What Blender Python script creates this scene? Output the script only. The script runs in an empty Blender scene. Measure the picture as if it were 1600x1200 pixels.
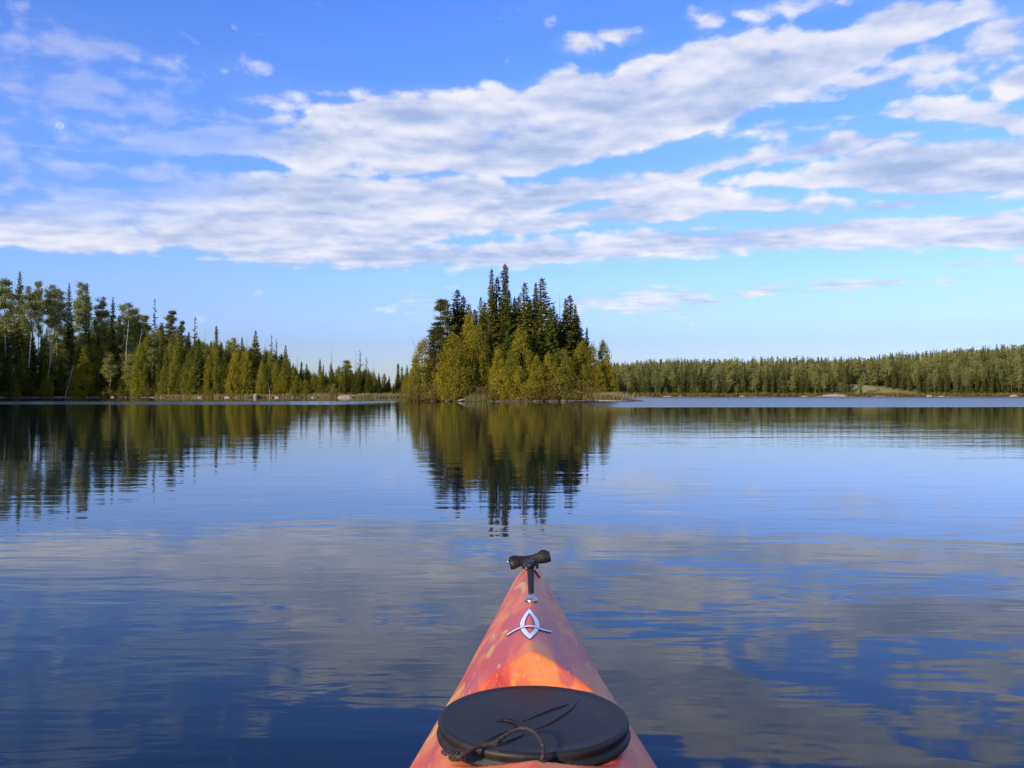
import bpy, math, random
import numpy as np
from mathutils import Vector, noise as mnoise

R = math.radians
SC = bpy.context.scene
COL = SC.collection
F = 1386.0          # focal length in photo pixels
HZ = 615.5          # row of the horizon in the photo
CAMH = 0.85

# ------------------------------------------------------------------ camera
cam = bpy.data.cameras.new('camera')
cam.sensor_width = 36.0
cam.lens = 36.0 * F / 1600.0
cam.clip_start = 0.05
cam.clip_end = 20000
co = bpy.data.objects.new('camera', cam)
COL.objects.link(co)
co.location = (0, 0, CAMH)
co.rotation_euler = (R(90) + math.atan((HZ - 600) / F), 0, 0)
SC.camera = co
SC.view_settings.view_transform = 'Standard'
SC.view_settings.look = 'None'
SC.view_settings.exposure = 0.0
SC.view_settings.gamma = 1.0
SC.cycles.max_bounces = 6
SC.cycles.diffuse_bounces = 2
SC.cycles.transparent_max_bounces = 6
SC.cycles.caustics_reflective = False
SC.cycles.caustics_refractive = False

# ------------------------------------------------------------------ sun
SUN_EL = 19.5
SUN_AZ = 221.0       # clockwise from the view direction (+Y): behind and to the left
sd = Vector((math.sin(R(SUN_AZ)) * math.cos(R(SUN_EL)), math.cos(R(SUN_AZ)) * math.cos(R(SUN_EL)), math.sin(R(SUN_EL))))
sun = bpy.data.lights.new('sun', 'SUN')
sun.energy = 5.0
sun.angle = R(0.53)
sun.color = (1.0, 0.86, 0.66)
so = bpy.data.objects.new('sun', sun)
COL.objects.link(so)
so.rotation_euler = (-sd).to_track_quat('-Z', 'Y').to_euler()


# ------------------------------------------------------------------ node helper
class V:
    """tiny wrapper so node maths can be written as formulas"""
    def __init__(s, nt, sock): s.nt = nt; s.s = sock
    def _m(s, op, *a, clamp=False):
        n = s.nt.nodes.new('ShaderNodeMath'); n.operation = op; n.use_clamp = clamp
        for i, x in enumerate((s,) + a):
            if isinstance(x, V): s.nt.links.new(x.s, n.inputs[i])
            else: n.inputs[i].default_value = x
        return V(s.nt, n.outputs[0])
    def __add__(s, o): return s._m('ADD', o)
    __radd__ = __add__
    def __sub__(s, o): return s._m('SUBTRACT', o)
    def __rsub__(s, o): return (s * -1.0) + o
    def __mul__(s, o): return s._m('MULTIPLY', o)
    __rmul__ = __mul__
    def __truediv__(s, o): return s._m('DIVIDE', o)
    def mx(s, o): return s._m('MAXIMUM', o)
    def mn(s, o): return s._m('MINIMUM', o)
    def clamp(s): return s._m('ADD', 0.0, clamp=True)
    def pw(s, o): return s._m('POWER', o)
    def ab(s): return s._m('ABSOLUTE')
    def ss(s, a, b):
        n = s.nt.nodes.new('ShaderNodeMapRange'); n.interpolation_type = 'SMOOTHSTEP'
        s.nt.links.new(s.s, n.inputs[0])
        n.inputs[1].default_value = a; n.inputs[2].default_value = b
        return V(s.nt, n.outputs[0])


def nnoise(nt, vec, scale, detail=4, rough=.5, dist=0.0, w=None):
    n = nt.nodes.new('ShaderNodeTexNoise')
    n.inputs['Scale'].default_value = scale; n.inputs['Detail'].default_value = detail
    n.inputs['Roughness'].default_value = rough; n.inputs['Distortion'].default_value = dist
    if vec is not None: nt.links.new(vec, n.inputs['Vector'])
    return V(nt, n.outputs[0])


def nmap(nt, vec, scale=(1, 1, 1), loc=(0, 0, 0), rot=(0, 0, 0)):
    m = nt.nodes.new('ShaderNodeMapping')
    m.inputs['Location'].default_value = loc; m.inputs['Rotation'].default_value = rot; m.inputs['Scale'].default_value = scale
    nt.links.new(vec, m.inputs['Vector'])
    return m.outputs[0]


def nmix(nt, fac, a, b, mode='MIX'):
    n = nt.nodes.new('ShaderNodeMix'); n.data_type = 'RGBA'; n.blend_type = mode
    for inp, x in ((n.inputs[0], fac), (n.inputs[6], a), (n.inputs[7], b)):
        if isinstance(x, V): x = x.s
        if isinstance(x, bpy.types.NodeSocket): nt.links.new(x, inp)
        elif isinstance(x, (int, float)): inp.default_value = x
        else: inp.default_value = (*x, 1)
    return n.outputs[2]


def nramp(nt, fac, stops, interp='LINEAR'):
    n = nt.nodes.new('ShaderNodeValToRGB'); n.color_ramp.interpolation = interp
    cr = n.color_ramp
    while len(cr.elements) < len(stops): cr.elements.new(0.5)
    for e, (p, c) in zip(cr.elements, stops): e.position = p; e.color = (*c, 1)
    nt.links.new(fac.s if isinstance(fac, V) else fac, n.inputs[0])
    return n.outputs[0]


# ------------------------------------------------------------------ world: sky with clouds
world = bpy.data.worlds.new('World')
SC.world = world
world.use_nodes = True
world.cycles.sampling_method = 'MANUAL'
world.cycles.sample_map_resolution = 256
nt = world.node_tree
nt.nodes.clear()
out = nt.nodes.new('ShaderNodeOutputWorld')
bg = nt.nodes.new('ShaderNodeBackground')
bg.inputs[1].default_value = 0.12
nt.links.new(bg.outputs[0], out.inputs[0])
sky = nt.nodes.new('ShaderNodeTexSky')
sky.sky_type = 'NISHITA'
sky.sun_disc = False
sky.sun_elevation = R(SUN_EL)
sky.sun_rotation = R(SUN_AZ)
sky.air_density = 1.0
sky.dust_density = 0.3
sky.ozone_density = 2.0
tc = nt.nodes.new('ShaderNodeTexCoord')
sep = nt.nodes.new('ShaderNodeSeparateXYZ')
nt.links.new(tc.outputs['Generated'], sep.inputs[0])
DX, DY, DZ = (V(nt, sep.outputs[i]) for i in range(3))
AZ = DX._m('ARCTAN2', DY)                  # azimuth, 0 = straight ahead, + to the right
EL = DZ._m('ARCSINE')                      # elevation
U = AZ / R(70) + 0.5                       # -35..35 degrees -> 0..1
E = EL / R(30)                             # 0..30 degrees -> 0..1


def dirof(px, py):
    a = math.atan((px - 800) / F)
    return a / R(70) + 0.5, math.atan((HZ - py) / F * math.cos(a)) / R(30)


def fcurve(pts):
    n = nt.nodes.new('ShaderNodeFloatCurve')
    cm = n.mapping; cm.use_clip = False; cm.extend = 'HORIZONTAL'
    c = cm.curves[0]
    q = [dirof(*p) for p in pts]
    while len(c.points) < len(q): c.points.new(0.5, 0.5)
    for p, (a, b) in zip(c.points, q): p.location = (a, b)
    cm.update()
    nt.links.new(U.s, n.inputs['Value'])
    return V(nt, n.outputs[0])


def band(top, bot, w=1.0, soft=0.022):
    t = fcurve(top); b = fcurve(bot)
    return ((t - E).mn((E - b) * 1.5) / soft)._m('MINIMUM', 1.0)._m('MAXIMUM', -2.3) * w


def puff(px, py, rx, ry, w=1.0):
    a, e = dirof(px, py); a2, e2 = dirof(px + rx, py - ry)
    dx = (U - a) / abs(a2 - a); dy = (E - e) / abs(e2 - e)
    return (1.0 - (dx * dx + dy * dy)._m('SQRT'))._m('MAXIMUM', -2.3) * w


bands = [
    band([(150, 236), (180, 222), (250, 200), (350, 193), (450, 188), (490, 163), (560, 150), (650, 138), (750, 132), (820, 128), (880, 102), (930, 110), (955, 112), (1000, 80), (1050, 74), (1080, 58), (1150, 46), (1250, 42), (1310, 40), (1380, 8), (1450, -2), (1500, 0), (1540, 30)],
         [(150, 238), (300, 242), (400, 246), (500, 276), (600, 280), (700, 276), (800, 276), (850, 270), (900, 256), (1000, 232), (1100, 208), (1160, 182), (1200, 165), (1300, 128), (1380, 92), (1450, 60), (1500, 45), (1540, 28)]),
    band([(0, 316), (70, 312), (130, 292), (100, 300), (200, 286), (300, 272), (400, 270), (500, 262), (600, 272), (700, 262), (800, 285), (900, 280), (960, 280), (1040, 300), (1090, 330)][0:2] + [(140, 290), (200, 286), (300, 272), (400, 270), (500, 262), (600, 272), (700, 262), (800, 285), (900, 280), (960, 280), (1040, 300), (1090, 330)],
         [(0, 388), (100, 395), (200, 396), (300, 390), (400, 412), (500, 412), (600, 400), (700, 372), (800, 345), (900, 322), (960, 312), (1040, 310), (1090, 322)]),
    band([(350, 405), (450, 392), (600, 384), (800, 378), (900, 371), (1000, 361), (1150, 350), (1300, 342), (1450, 335), (1600, 330)],
         [(350, 405), (450, 414), (600, 416), (800, 419), (900, 412), (1000, 405), (1150, 398), (1250, 391), (1400, 390), (1600, 388)], .95),
    band([(640, 362), (700, 348), (800, 336), (900, 328), (950, 308), (1050, 288), (1120, 284), (1200, 300), (1330, 306), (1400, 320)],
         [(640, 364), (700, 370), (850, 360), (950, 348), (1050, 346), (1100, 338), (1200, 334), (1330, 326), (1400, 322)], 1.0),
    band([(760, 300), (850, 288), (950, 275), (1050, 262), (1150, 240), (1250, 222), (1330, 205), (1370, 215)],
         [(760, 304), (850, 312), (950, 310), (1050, 290), (1150, 266), (1250, 252), (1330, 236), (1370, 218)], .95),
    band([(1000, 292), (1150, 272), (1250, 262), (1350, 236), (1400, 215), (1500, 215), (1600, 212)],
         [(1000, 293), (1200, 292), (1300, 292), (1400, 304), (1500, 306), (1600, 300)], .95),
    band([(1370, 176), (1420, 155), (1500, 158), (1560, 160), (1600, 168), (1700, 190)],
         [(1370, 180), (1450, 190), (1520, 192), (1600, 214), (1700, 222)], .95),
    band([(80, 272), (110, 262), (200, 258), (280, 262), (350, 280)],
         [(80, 274), (150, 288), (250, 290), (300, 290), (350, 284)], .8),
    puff(1400, 320, 190, 26, .8), puff(1180, 205, 120, 18, .45), puff(1450, 250, 160, 20, .8), puff(1240, 145, 95, 30), puff(1350, 125, 70, 28, .8), puff(1330, 90, 90, 34, .75), puff(1470, 90, 80, 36, .75), puff(1560, 60, 90, 60, .9), puff(1600, 128, 55, 34, 1), puff(1450, 125, 60, 22, .7), puff(1520, 20, 80, 40, .8),
    puff(110, 122, 165, 42, .62), puff(190, 120, 70, 26, .45), puff(258, 182, 22, 9, .6),
    puff(910, 68, 32, 17, .9), puff(975, 52, 34, 14, .8), puff(1106, 30, 28, 26, .75), puff(1220, 8, 80, 22, .55),
    puff(960, 476, 95, 22, .72), puff(1075, 466, 45, 9, .6), puff(672, 490, 50, 20, .62), puff(1540, 412, 110, 15, .62), puff(1345, 444, 130, 12, .45), puff(1220, 455, 120, 9, .35), puff(1650, 408, 90, 22, .7),
    puff(430, 188, 70, 8, .7), puff(420, 157, 50, 6, .5), puff(560, 152, 40, 10, .5), puff(20, 265, 50, 18, .35),
]
S = bands[0]
for b in bands[1:]: S = S.mx(b)

# rest of the dome above the photo's top edge: a broken field of the same clouds
flat = nt.nodes.new('ShaderNodeCombineXYZ')      # directions flattened on to the cloud deck
zz = DZ.mx(0.02) + 0.06
nt.links.new((DX / zz).s, flat.inputs[0]); nt.links.new((DY / zz).s, flat.inputs[1])
deck_big = nnoise(nt, nmap(nt, flat.outputs[0], (.55, .8, 1), (3, 1, 0)), 1.0, 5, .55)
above = EL.ss(R(24), R(32))
behind = AZ.ab().ss(R(36), R(50))
S = S * (1.0 - above.mx(behind)) + ((deck_big - .53) * 7.0)._m('MINIMUM', 1.0)._m('MAXIMUM', -1.5) * above.mx(behind)

ang = nt.nodes.new('ShaderNodeCombineXYZ')       # azimuth / elevation in radians
nt.links.new(AZ.s, ang.inputs[0]); nt.links.new(EL.s, ang.inputs[1])
A0 = ang.outputs[0]


def billow(loc, sx=1.0):
    a = nnoise(nt, nmap(nt, A0, (9 * sx, 19, 1), loc), 1.0, 7, .5, .15)
    b = nnoise(nt, nmap(nt, flat.outputs[0], (1.9, 2.4, 1), loc), 1.0, 6, .52, .2)
    return a * .55 + b * .45


n0 = billow((0, 0, 0))
n1 = billow((0.0, -0.16, 0))     # the same field a little higher: its slope gives the sunlit tops
fine = nnoise(nt, nmap(nt, A0, (34, 60, 1), (5, 2, 0)), 1.0, 5, .55, .2)
vor = nt.nodes.new('ShaderNodeTexVoronoi'); vor.feature = 'SMOOTH_F1'; vor.inputs['Scale'].default_value = 1.0
vor.inputs['Detail'].default_value = 1.0; vor.inputs['Smoothness'].default_value = .55
wn = nt.nodes.new('ShaderNodeTexNoise'); wn.inputs['Scale'].default_value = 9; wn.inputs['Detail'].default_value = 3; nt.links.new(A0, wn.inputs['Vector'])
wa = nt.nodes.new('ShaderNodeVectorMath'); wa.operation = 'MULTIPLY_ADD'; wa.inputs[1].default_value = (.09, .05, 0)
nt.links.new(wn.outputs['Color'], wa.inputs[0]); nt.links.new(A0, wa.inputs[2])
nt.links.new(nmap(nt, wa.outputs[0], (22, 40, 1)), vor.inputs['Vector'])
lump = .5 - V(nt, vor.outputs['Distance'])
dens = S * .78 + (n0 - .5) * 2.5 + (fine - .5) * 1.5 + lump * .8 + .30
veil = (S * .55 + (n1 - .5) * 2.2 + .25).ss(-.2, 1.2) * .42
alpha = dens.ss(-.18, .58).mx(veil) * (1.0 - puff(60, 175, 440, 150).ss(0, .45) * .68)
alpha = alpha * (1.0 - EL.ss(R(0), R(9))._m('MULTIPLY', -1.0)._m('ADD', 1.0) * .45)
stria = nnoise(nt, nmap(nt, A0, (5, 34, 1), (1, 7, 0), (0, 0, R(-2))), 1.0, 5, .55)
lit = ((n0 - n1) * 4.5 + .60 + (stria - .5) * 1.3 + (fine - .5) * .6 + lump * .5 + .06 - (dens - .55).clamp() * .28).clamp()
ccol = nramp(nt, lit, [(0.0, (3.3, 4.2, 6.3)), (.35, (4.8, 5.4, 7.1)), (.65, (6.4, 6.6, 7.6)), (1.0, (7.9, 7.7, 8.1))])
# clear air: physical sky, cooled a little, paler toward the horizon
tint = nramp(nt, E, [(0.0, (.68, .76, 1.15)), (.11, (.66, .78, 1.35)), (.16, (.80, .93, 1.68)), (.24, (.90, 1.08, 1.85)), (.5, (.88, 1.20, 2.1)), (.8, (.74, 1.14, 2.3)), (1.0, (.74, 1.1, 2.2))])
skyc = nmix(nt, 1.0, sky.outputs[0], tint, 'MULTIPLY')
final = nmix(nt, alpha * .93, skyc, ccol)
nt.links.new(final, bg.inputs[0])


# ------------------------------------------------------------------ scene helpers
def tag(o, label=None, cat=None, group=None, kind=None):
    if label: o['label'] = label
    if cat: o['category'] = cat
    if group: o['group'] = group
    if kind: o['kind'] = kind
    return o


def mesh_np(name, verts, faces_flat, sizes, mat, smooth=False):
    me = bpy.data.meshes.new(name)
    verts = np.asarray(verts, dtype=np.float32)
    me.vertices.add(len(verts)); me.vertices.foreach_set('co', verts.ravel())
    ff = np.asarray(faces_flat, dtype=np.int32).ravel(); sizes = np.asarray(sizes, dtype=np.int32)
    me.loops.add(len(ff)); me.loops.foreach_set('vertex_index', ff)
    me.polygons.add(len(sizes))
    st = np.concatenate(([0], np.cumsum(sizes)[:-1])).astype(np.int32)
    me.polygons.foreach_set('loop_start', st)
    if smooth: me.polygons.foreach_set('use_smooth', np.ones(len(sizes), dtype=bool))
    me.update(calc_edges=True)
    me.validate()
    for m in (mat if isinstance(mat, (list, tuple)) else [mat]): me.materials.append(m)
    return me


def link(name, me, parent=None):
    o = bpy.data.objects.new(name, me); COL.objects.link(o)
    if parent: o.parent = parent
    return o


def empty(name, loc=(0, 0, 0), rz=0):
    o = bpy.data.objects.new(name, None); COL.objects.link(o)
    o.location = loc; o.rotation_euler = (0, 0, rz); o.empty_display_size = .2
    return o


class MB:
    """collects python verts/faces"""
    def __init__(s): s.v = []; s.f = []
    def grid(s, rows, closed=False, cap=False):
        b = len(s.v); n = len(rows[0])
        for r in rows: s.v += [tuple(p) for p in r]
        for i in range(len(rows) - 1):
            for j in range(n if closed else n - 1):
                k = (j + 1) % n
                s.f.append((b + i * n + j, b + i * n + k, b + (i + 1) * n + k, b + (i + 1) * n + j))
        if cap:
            s.f.append(tuple(b + j for j in reversed(range(n))))
            s.f.append(tuple(b + (len(rows) - 1) * n + j for j in range(n)))
    def tube(s, pts, rad, n=8, cap=True, flat=1.0, up=None):
        pts = [Vector(p) for p in pts]
        if not hasattr(rad, '__len__'): rad = [rad] * len(pts)
        rows = []; ref = Vector(up) if up else Vector((0.31, 0.17, 1)).normalized()
        for i, p in enumerate(pts):
            t = (pts[min(i + 1, len(pts) - 1)] - pts[max(i - 1, 0)]).normalized()
            a = t.cross(ref)
            if a.length < 1e-3: a = t.cross(Vector((1, 0, 0)))
            a.normalize(); b2 = a.cross(t).normalized()
            if not up: ref = b2 if abs(b2.dot(t)) < .9 else ref
            rows.append([p + a * math.cos(2 * math.pi * k / n) * rad[i] + b2 * math.sin(2 * math.pi * k / n) * rad[i] * flat for k in range(n)])
        s.grid(rows, True, cap)
    def lathe(s, prof, c, n=64):
        rows = [[(c[0] + r * math.cos(2 * math.pi * k / n), c[1] + r * math.sin(2 * math.pi * k / n), c[2] + z) for k in range(n)] for r, z in prof]
        s.grid(rows, True, True)
    def box(s, c, h, rot=None):
        b = len(s.v)
        for x in (-1, 1):
            for y in (-1, 1):
                for z in (-1, 1):
                    p = Vector((x * h[0], y * h[1], z * h[2]))
                    if rot: p = rot @ p
                    s.v.append(tuple(Vector(c) + p))
        s.f += [(b + i for i in q) for q in ((0, 1, 3, 2), (4, 6, 7, 5), (0, 4, 5, 1), (2, 3, 7, 6), (0, 2, 6, 4), (1, 5, 7, 3))]
        s.f[-6:] = [tuple(q) for q in s.f[-6:]]
    def mesh(s, name, mat, smooth=True):
        ff = [i for f in s.f for i in f]
        return mesh_np(name, s.v, ff, [len(f) for f in s.f], mat, smooth)


def material(name, rough=.6, spec=.5):
    m = bpy.data.materials.new(name); m.use_nodes = True
    b = m.node_tree.nodes['Principled BSDF']
    b.inputs['Roughness'].default_value = rough
    b.inputs['Specular IOR Level'].default_value = spec
    return m, m.node_tree, b


def foliage_mat(name, dark, mid, light, trans=.34):
    """leaf colour: varies per leaf, per clump and per tree"""
    m, t, b = material(name, .6, .25)
    geo = t.nodes.new('ShaderNodeNewGeometry'); oi = t.nodes.new('ShaderNodeObjectInfo'); tcx = t.nodes.new('ShaderNodeTexCoord')
    rp = V(t, geo.outputs['Random Per Island']); ro = V(t, oi.outputs['Random'])
    cl = nnoise(t, tcx.outputs['Object'], 1.1, 3, .6)
    f = (rp * .42 + (cl - .5) * 1.3 + ro * .42 + .1).clamp()
    c = nramp(t, f, [(0.0, dark), (.5, mid), (1.0, light)])
    t.links.new(c, b.inputs['Base Color'])
    tr = t.nodes.new('ShaderNodeBsdfTranslucent'); t.links.new(c, tr.inputs[0])
    mx = t.nodes.new('ShaderNodeMixShader'); mx.inputs[0].default_value = trans
    t.links.new(b.outputs[0], mx.inputs[1]); t.links.new(tr.outputs[0], mx.inputs[2])
    t.links.new(mx.outputs[0], t.nodes['Material Output'].inputs[0])
    return m


def bark_mat(name, a, b2, scale=(6, 6, 1.2)):
    m, t, b = material(name, .85, .2)
    tcx = t.nodes.new('ShaderNodeTexCoord')
    n = nnoise(t, nmap(t, tcx.outputs['Object'], scale), 2.0, 5, .65)
    t.links.new(nramp(t, n, [(.35, a), (.62, b2)]), b.inputs['Base Color'])
    return m


M_spruce = foliage_mat('spruce_needles', (.06, .068, .008), (.175, .18, .026), (.31, .29, .05))
M_fir = foliage_mat('fir_needles', (.048, .07, .008), (.135, .17, .02), (.25, .275, .038))
M_cedar = foliage_mat('cedar_sprays', (.12, .125, .008), (.26, .23, .012), (.43, .33, .020))
M_cedar2 = foliage_mat('green_cedar_sprays', (.09, .11, .008), (.20, .20, .014), (.33, .29, .024))
M_birch = foliage_mat('birch_leaves', (.12, .13, .025), (.24, .25, .055), (.40, .38, .10), .35)
M_pine = foliage_mat('pine_needles', (.04, .05, .010), (.12, .12, .022), (.22, .20, .045))
M_shrub = foliage_mat('shrub_leaves', (.09, .08, .014), (.19, .155, .026), (.31, .235, .045))
M_hill = foliage_mat('distant_needles', (.055, .065, .016), (.13, .14, .033), (.22, .215, .055))
M_hillb = foliage_mat('distant_leaves', (.12, .135, .032), (.22, .225, .058), (.32, .305, .09))
M_grass = foliage_mat('shore_grass', (.14, .15, .04), (.30, .27, .09), (.46, .38, .18), .3)
M_reed = foliage_mat('reeds', (.10, .15, .04), (.22, .24, .07), (.40, .36, .16), .3)
M_bark = bark_mat('grey_bark', (.035, .026, .02), (.14, .11, .085))
M_white = bark_mat('white_bark', (.10, .085, .07), (.62, .56, .47), (1.5, 1.5, 3.5))
M_dead = bark_mat('weathered_wood', (.12, .10, .08), (.36, .31, .26))

# ------------------------------------------------------------------ tree meshes
rng = np.random.default_rng(7)


def diamonds(name, C, L, W, mat):
    """C centres, L half-length vectors, W half-width vectors -> one pointed leaf each"""
    C = np.asarray(C); L = np.asarray(L); W = np.asarray(W); n = len(C)
    v = np.empty((n, 4, 3), np.float32)
    v[:, 0] = C - L; v[:, 1] = C + W; v[:, 2] = C + L; v[:, 3] = C - W
    return mesh_np(name, v.reshape(-1, 3), np.arange(4 * n), np.full(n, 4), mat)


def perp(L, g):
    """random vectors perpendicular to L, unit length"""
    r = g.normal(size=L.shape); w = np.cross(L, r)
    return w / (np.linalg.norm(w, axis=1, keepdims=True) + 1e-9)


def spruce_leaves(seed, h=14., Rm=1.9, base=.05, ragged=.5, power=.8, step=.34, nb=6, club=0., droop=.35, twig=.42, tstep=.17, upturn=.25, gap=0.0):
    g = np.random.default_rng(seed)
    C = []; L = []; WW = []
    z = base * h
    side = g.uniform(0, 6.28)
    while z < h - .15:
        t = (z / h - base) / (1 - base)
        n = max(3, int(nb * (.6 + .4 * (1 - t))))
        a0 = g.uniform(0, 6.28)
        lvl = g.uniform(.78, 1.12)
        for k in range(n):
            if g.random() < gap: continue
            a = a0 + 6.283 * k / n + g.uniform(-.35, .35)
            ln = Rm * (1 - t) ** power * (1 - ragged * g.random()) * lvl + .10
            if club and t > .82: ln += club * math.sin((t - .82) / .18 * math.pi)
            if t < .18: ln *= .55 + t * 2.5
            pitch = -droop * (1 - t) + .35 * t + g.uniform(-.12, .12)
            d = np.array([math.cos(a), math.sin(a), 0.])
            s = .12 * ln
            while s < ln:
                q = s / ln
                p = d * s * math.cos(pitch); p[2] = z + s * math.sin(pitch) + upturn * ln * (q * q - q * .6) * .5
                tl = twig * (1.05 - .55 * q) * min(1., .35 + ln * .6)
                for sg in (-1, 1, -1, 1, 0):
                    b = a + sg * g.uniform(.5, 1.0)
                    u = np.array([math.cos(b), math.sin(b), g.uniform(-.75, .25)])
                    u *= tl * g.uniform(.7, 1.2) / 2
                    C.append(p + u + g.normal(size=3) * .03); L.append(u)
                    WW.append(np.array([-math.sin(b), math.cos(b), g.uniform(-1.1, 1.1)]) * tl * g.uniform(.24, .40))
                s += tstep * (.7 + .6 * g.random())
        z += step * (.8 + .4 * g.random()) * (1.15 - .55 * t)
    for k in range(14):                      # leader
        zz_ = h - .55 * k / 14
        u = np.array([g.normal() * .05, g.normal() * .05, .12])
        C.append(np.array([0, 0, zz_])); L.append(u); WW.append(np.array([math.cos(k), math.sin(k), 0]) * .035)
    return np.array(C), np.array(L), np.array(WW)


def clump_leaves(g, centres, per, sig, lf, up=.6, wr=.35):
    n = len(centres) * per
    C = np.repeat(centres, per, axis=0) + g.normal(size=(n, 3)) * np.asarray(sig)
    L = g.normal(size=(n, 3)) * .6; L[:, 2] += up
    L /= np.linalg.norm(L, axis=1, keepdims=True)
    ln = g.uniform(.6, 1.25, size=(n, 1)) * lf / 2
    W = perp(L, g) * ln * wr
    return C, L * ln, W


def cedar_leaves(seed, h=9., Rm=1.9, nclump=200, per=42, lf=.27, bulge=.3, sharp=1.5):
    g = np.random.default_rng(seed)
    cs = []
    lobes = g.uniform(0, 6.28, 5)
    while len(cs) < nclump:
        t = g.random() ** 1.1
        prof = (1 - t ** sharp) ** .85 * (.72 + .28 * min(1, t / bulge))
        if g.random() > prof + .12: continue
        a = g.uniform(0, 6.28)
        r = Rm * prof * (.6 + .4 * g.random() ** .5) * (1 + .16 * math.sin(3 * a + lobes[0]) * math.cos(5 * t + lobes[1])) * g.uniform(.85, 1.12)
        cs.append((r * math.cos(a), r * math.sin(a), .25 + t * (h - .5)))
    cs = np.array(cs)
    return clump_leaves(g, cs, per, (.19, .19, .40), lf, 1.1, .30)


def birch_leaves(seed, h=14., Rm=2.2, lo=.42, ncl=75, per=42, lf=.2):
    g = np.random.default_rng(seed)
    cs = []
    while len(cs) < ncl:
        p = g.uniform(-1, 1, 3)
        if np.linalg.norm(p) > 1: continue
        zf = (p[2] + 1) / 2
        r = Rm * (1.05 - .5 * zf)
        cs.append((p[0] * r, p[1] * r, h * (lo + (1 - lo) * zf) - .2))
    return clump_leaves(g, np.array(cs), per, (.34, .34, .22), lf, .1, .5)


def pine_leaves(seed, h=13., Rm=2.6, lo=.28):
    g = np.random.default_rng(seed)
    cs = []
    z = lo * h
    while z < h:
        t = (z / h - lo) / (1 - lo)
        for k in range(g.integers(2, 5)):
            a = g.uniform(0, 6.28); ln = Rm * (1 - t) ** .6 * g.uniform(.45, 1.1) + .25
            for s in np.arange(.35, 1.01, .16):
                cs.append((math.cos(a) * ln * s, math.sin(a) * ln * s, z + .18 * ln * s + g.normal() * .08))
        z += g.uniform(.4, .75)
    return clump_leaves(g, np.array(cs), 46, (.27, .27, .13), .27, .5, .34)


def shrub_leaves(seed, h=2.4, Rm=1.6, ncl=60, per=32, lf=.17):
    g = np.random.default_rng(seed)
    a = g.uniform(0, 6.28, ncl); r = Rm * np.sqrt(g.random(ncl)); z = h * (1 - (r / Rm) ** 2 * .65) * g.uniform(.25, 1, ncl)
    cs = np.stack([r * np.cos(a), r * np.sin(a), z], 1)
    return clump_leaves(g, cs, per, (.2, .2, .2), lf, .5, .42)


def trunk_mesh(name, h, r, mat, seed=0, lean=0.0, limbs=0, limb_lo=.3, limb_len=1.0, top=1.0, n=7, bend=.15):
    g = random.Random(seed); mb = MB(); pts = []; rad = []
    for i in range(9):
        t = i / 8
        pts.append((lean * h * t * t + bend * math.sin(t * 3 + seed), bend * math.sin(t * 2.3 + seed * 2), h * top * t - .3 * (1 - t)))
        rad.append(r * (1 - t) ** .8 + .018)
    x0, y0 = pts[0][:2]; pts = [(p[0] - x0, p[1] - y0, p[2]) for p in pts]
    mb.tube(pts, rad, n)
    for k in range(limbs):
        t = limb_lo + (0.97 - limb_lo) * (k + .5) / limbs
        i = int(t * 8); p = Vector(pts[i]).lerp(Vector(pts[min(8, i + 1)]), t * 8 - i)
        a = g.uniform(0, 6.28); ln = limb_len * g.uniform(.5, 1.1) * (1.15 - t)
        d = Vector((math.cos(a), math.sin(a), g.uniform(.0, .7)))
        rr = .35 * (r * (1 - t) + .02)
        mb.tube([p, p + d * ln * .5 + Vector((0, 0, .04 * ln)), p + d * ln + Vector((0, 0, .2 * ln))], [rr, rr * .6, rr * .15 + .006], 4)
    return mb.mesh(name, mat)


PROTO = {}


def proto(key, h, trunk, leaves, mat):
    """meshes of one kind of tree: (height, trunk mesh, crown mesh)"""
    PROTO.setdefault(key, []).append((h, trunk, diamonds('crown', *leaves, mat) if leaves is not None else None))


for i in range(4):
    proto('spruce', 14, trunk_mesh('trunk', 14, .15, M_bark, i, limbs=18, limb_lo=.05, limb_len=1.2, bend=.06), spruce_leaves(10 + i, 14, 2.15 + .2 * i, ragged=.5, power=.78), M_spruce)
for i in range(3):
    proto('spire', 15, trunk_mesh('trunk', 15, .14, M_bark, 10 + i, limbs=12, bend=.05), spruce_leaves(20 + i, 15, 1.45, ragged=.4, power=.72, club=.22 * (i == 1), step=.28, nb=6), M_spruce)
for i in range(3):
    proto('fir', 11, trunk_mesh('trunk', 11, .13, M_bark, 20 + i, bend=.04), spruce_leaves(30 + i, 11, 2.2, ragged=.28, power=.95, step=.3, nb=7, droop=.15, base=.02), M_fir)
for i in range(2):
    proto('ragged', 14, trunk_mesh('trunk', 14, .15, M_bark, 30 + i, limbs=30, limb_lo=.1, limb_len=1.6, bend=.08), spruce_leaves(40 + i, 14, 1.7, ragged=.85, power=.6, step=.5, nb=5, gap=.38, droop=.3), M_spruce)
for i in range(4):
    proto('cedar', 9, trunk_mesh('trunk', 8, .15, M_bark, 40 + i), cedar_leaves(50 + i, 9, 2.05 + .25 * (i % 2), nclump=165, per=60, sharp=1.35 + .35 * (i % 3)), M_cedar)
for i in range(3):
    proto('green_cedar', 9, trunk_mesh('trunk', 8, .15, M_bark, 45 + i), cedar_leaves(60 + i, 9, 1.6 + .2 * (i % 2), sharp=1.3 + .3 * (i % 3)), M_cedar2)
for i in range(4):
    proto('birch', 14, trunk_mesh('trunk', 14, .11, M_white, 50 + i, limbs=16, limb_lo=.4, limb_len=3, top=.93, bend=.35, lean=(.0, .06, -.05, .02)[i]), birch_leaves(70 + i, 14, 2.0 + .15 * i, ncl=(80, 105, 75, 95)[i], lo=(.36, .22, .42, .28)[i], per=100, lf=.27), M_birch)
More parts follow.
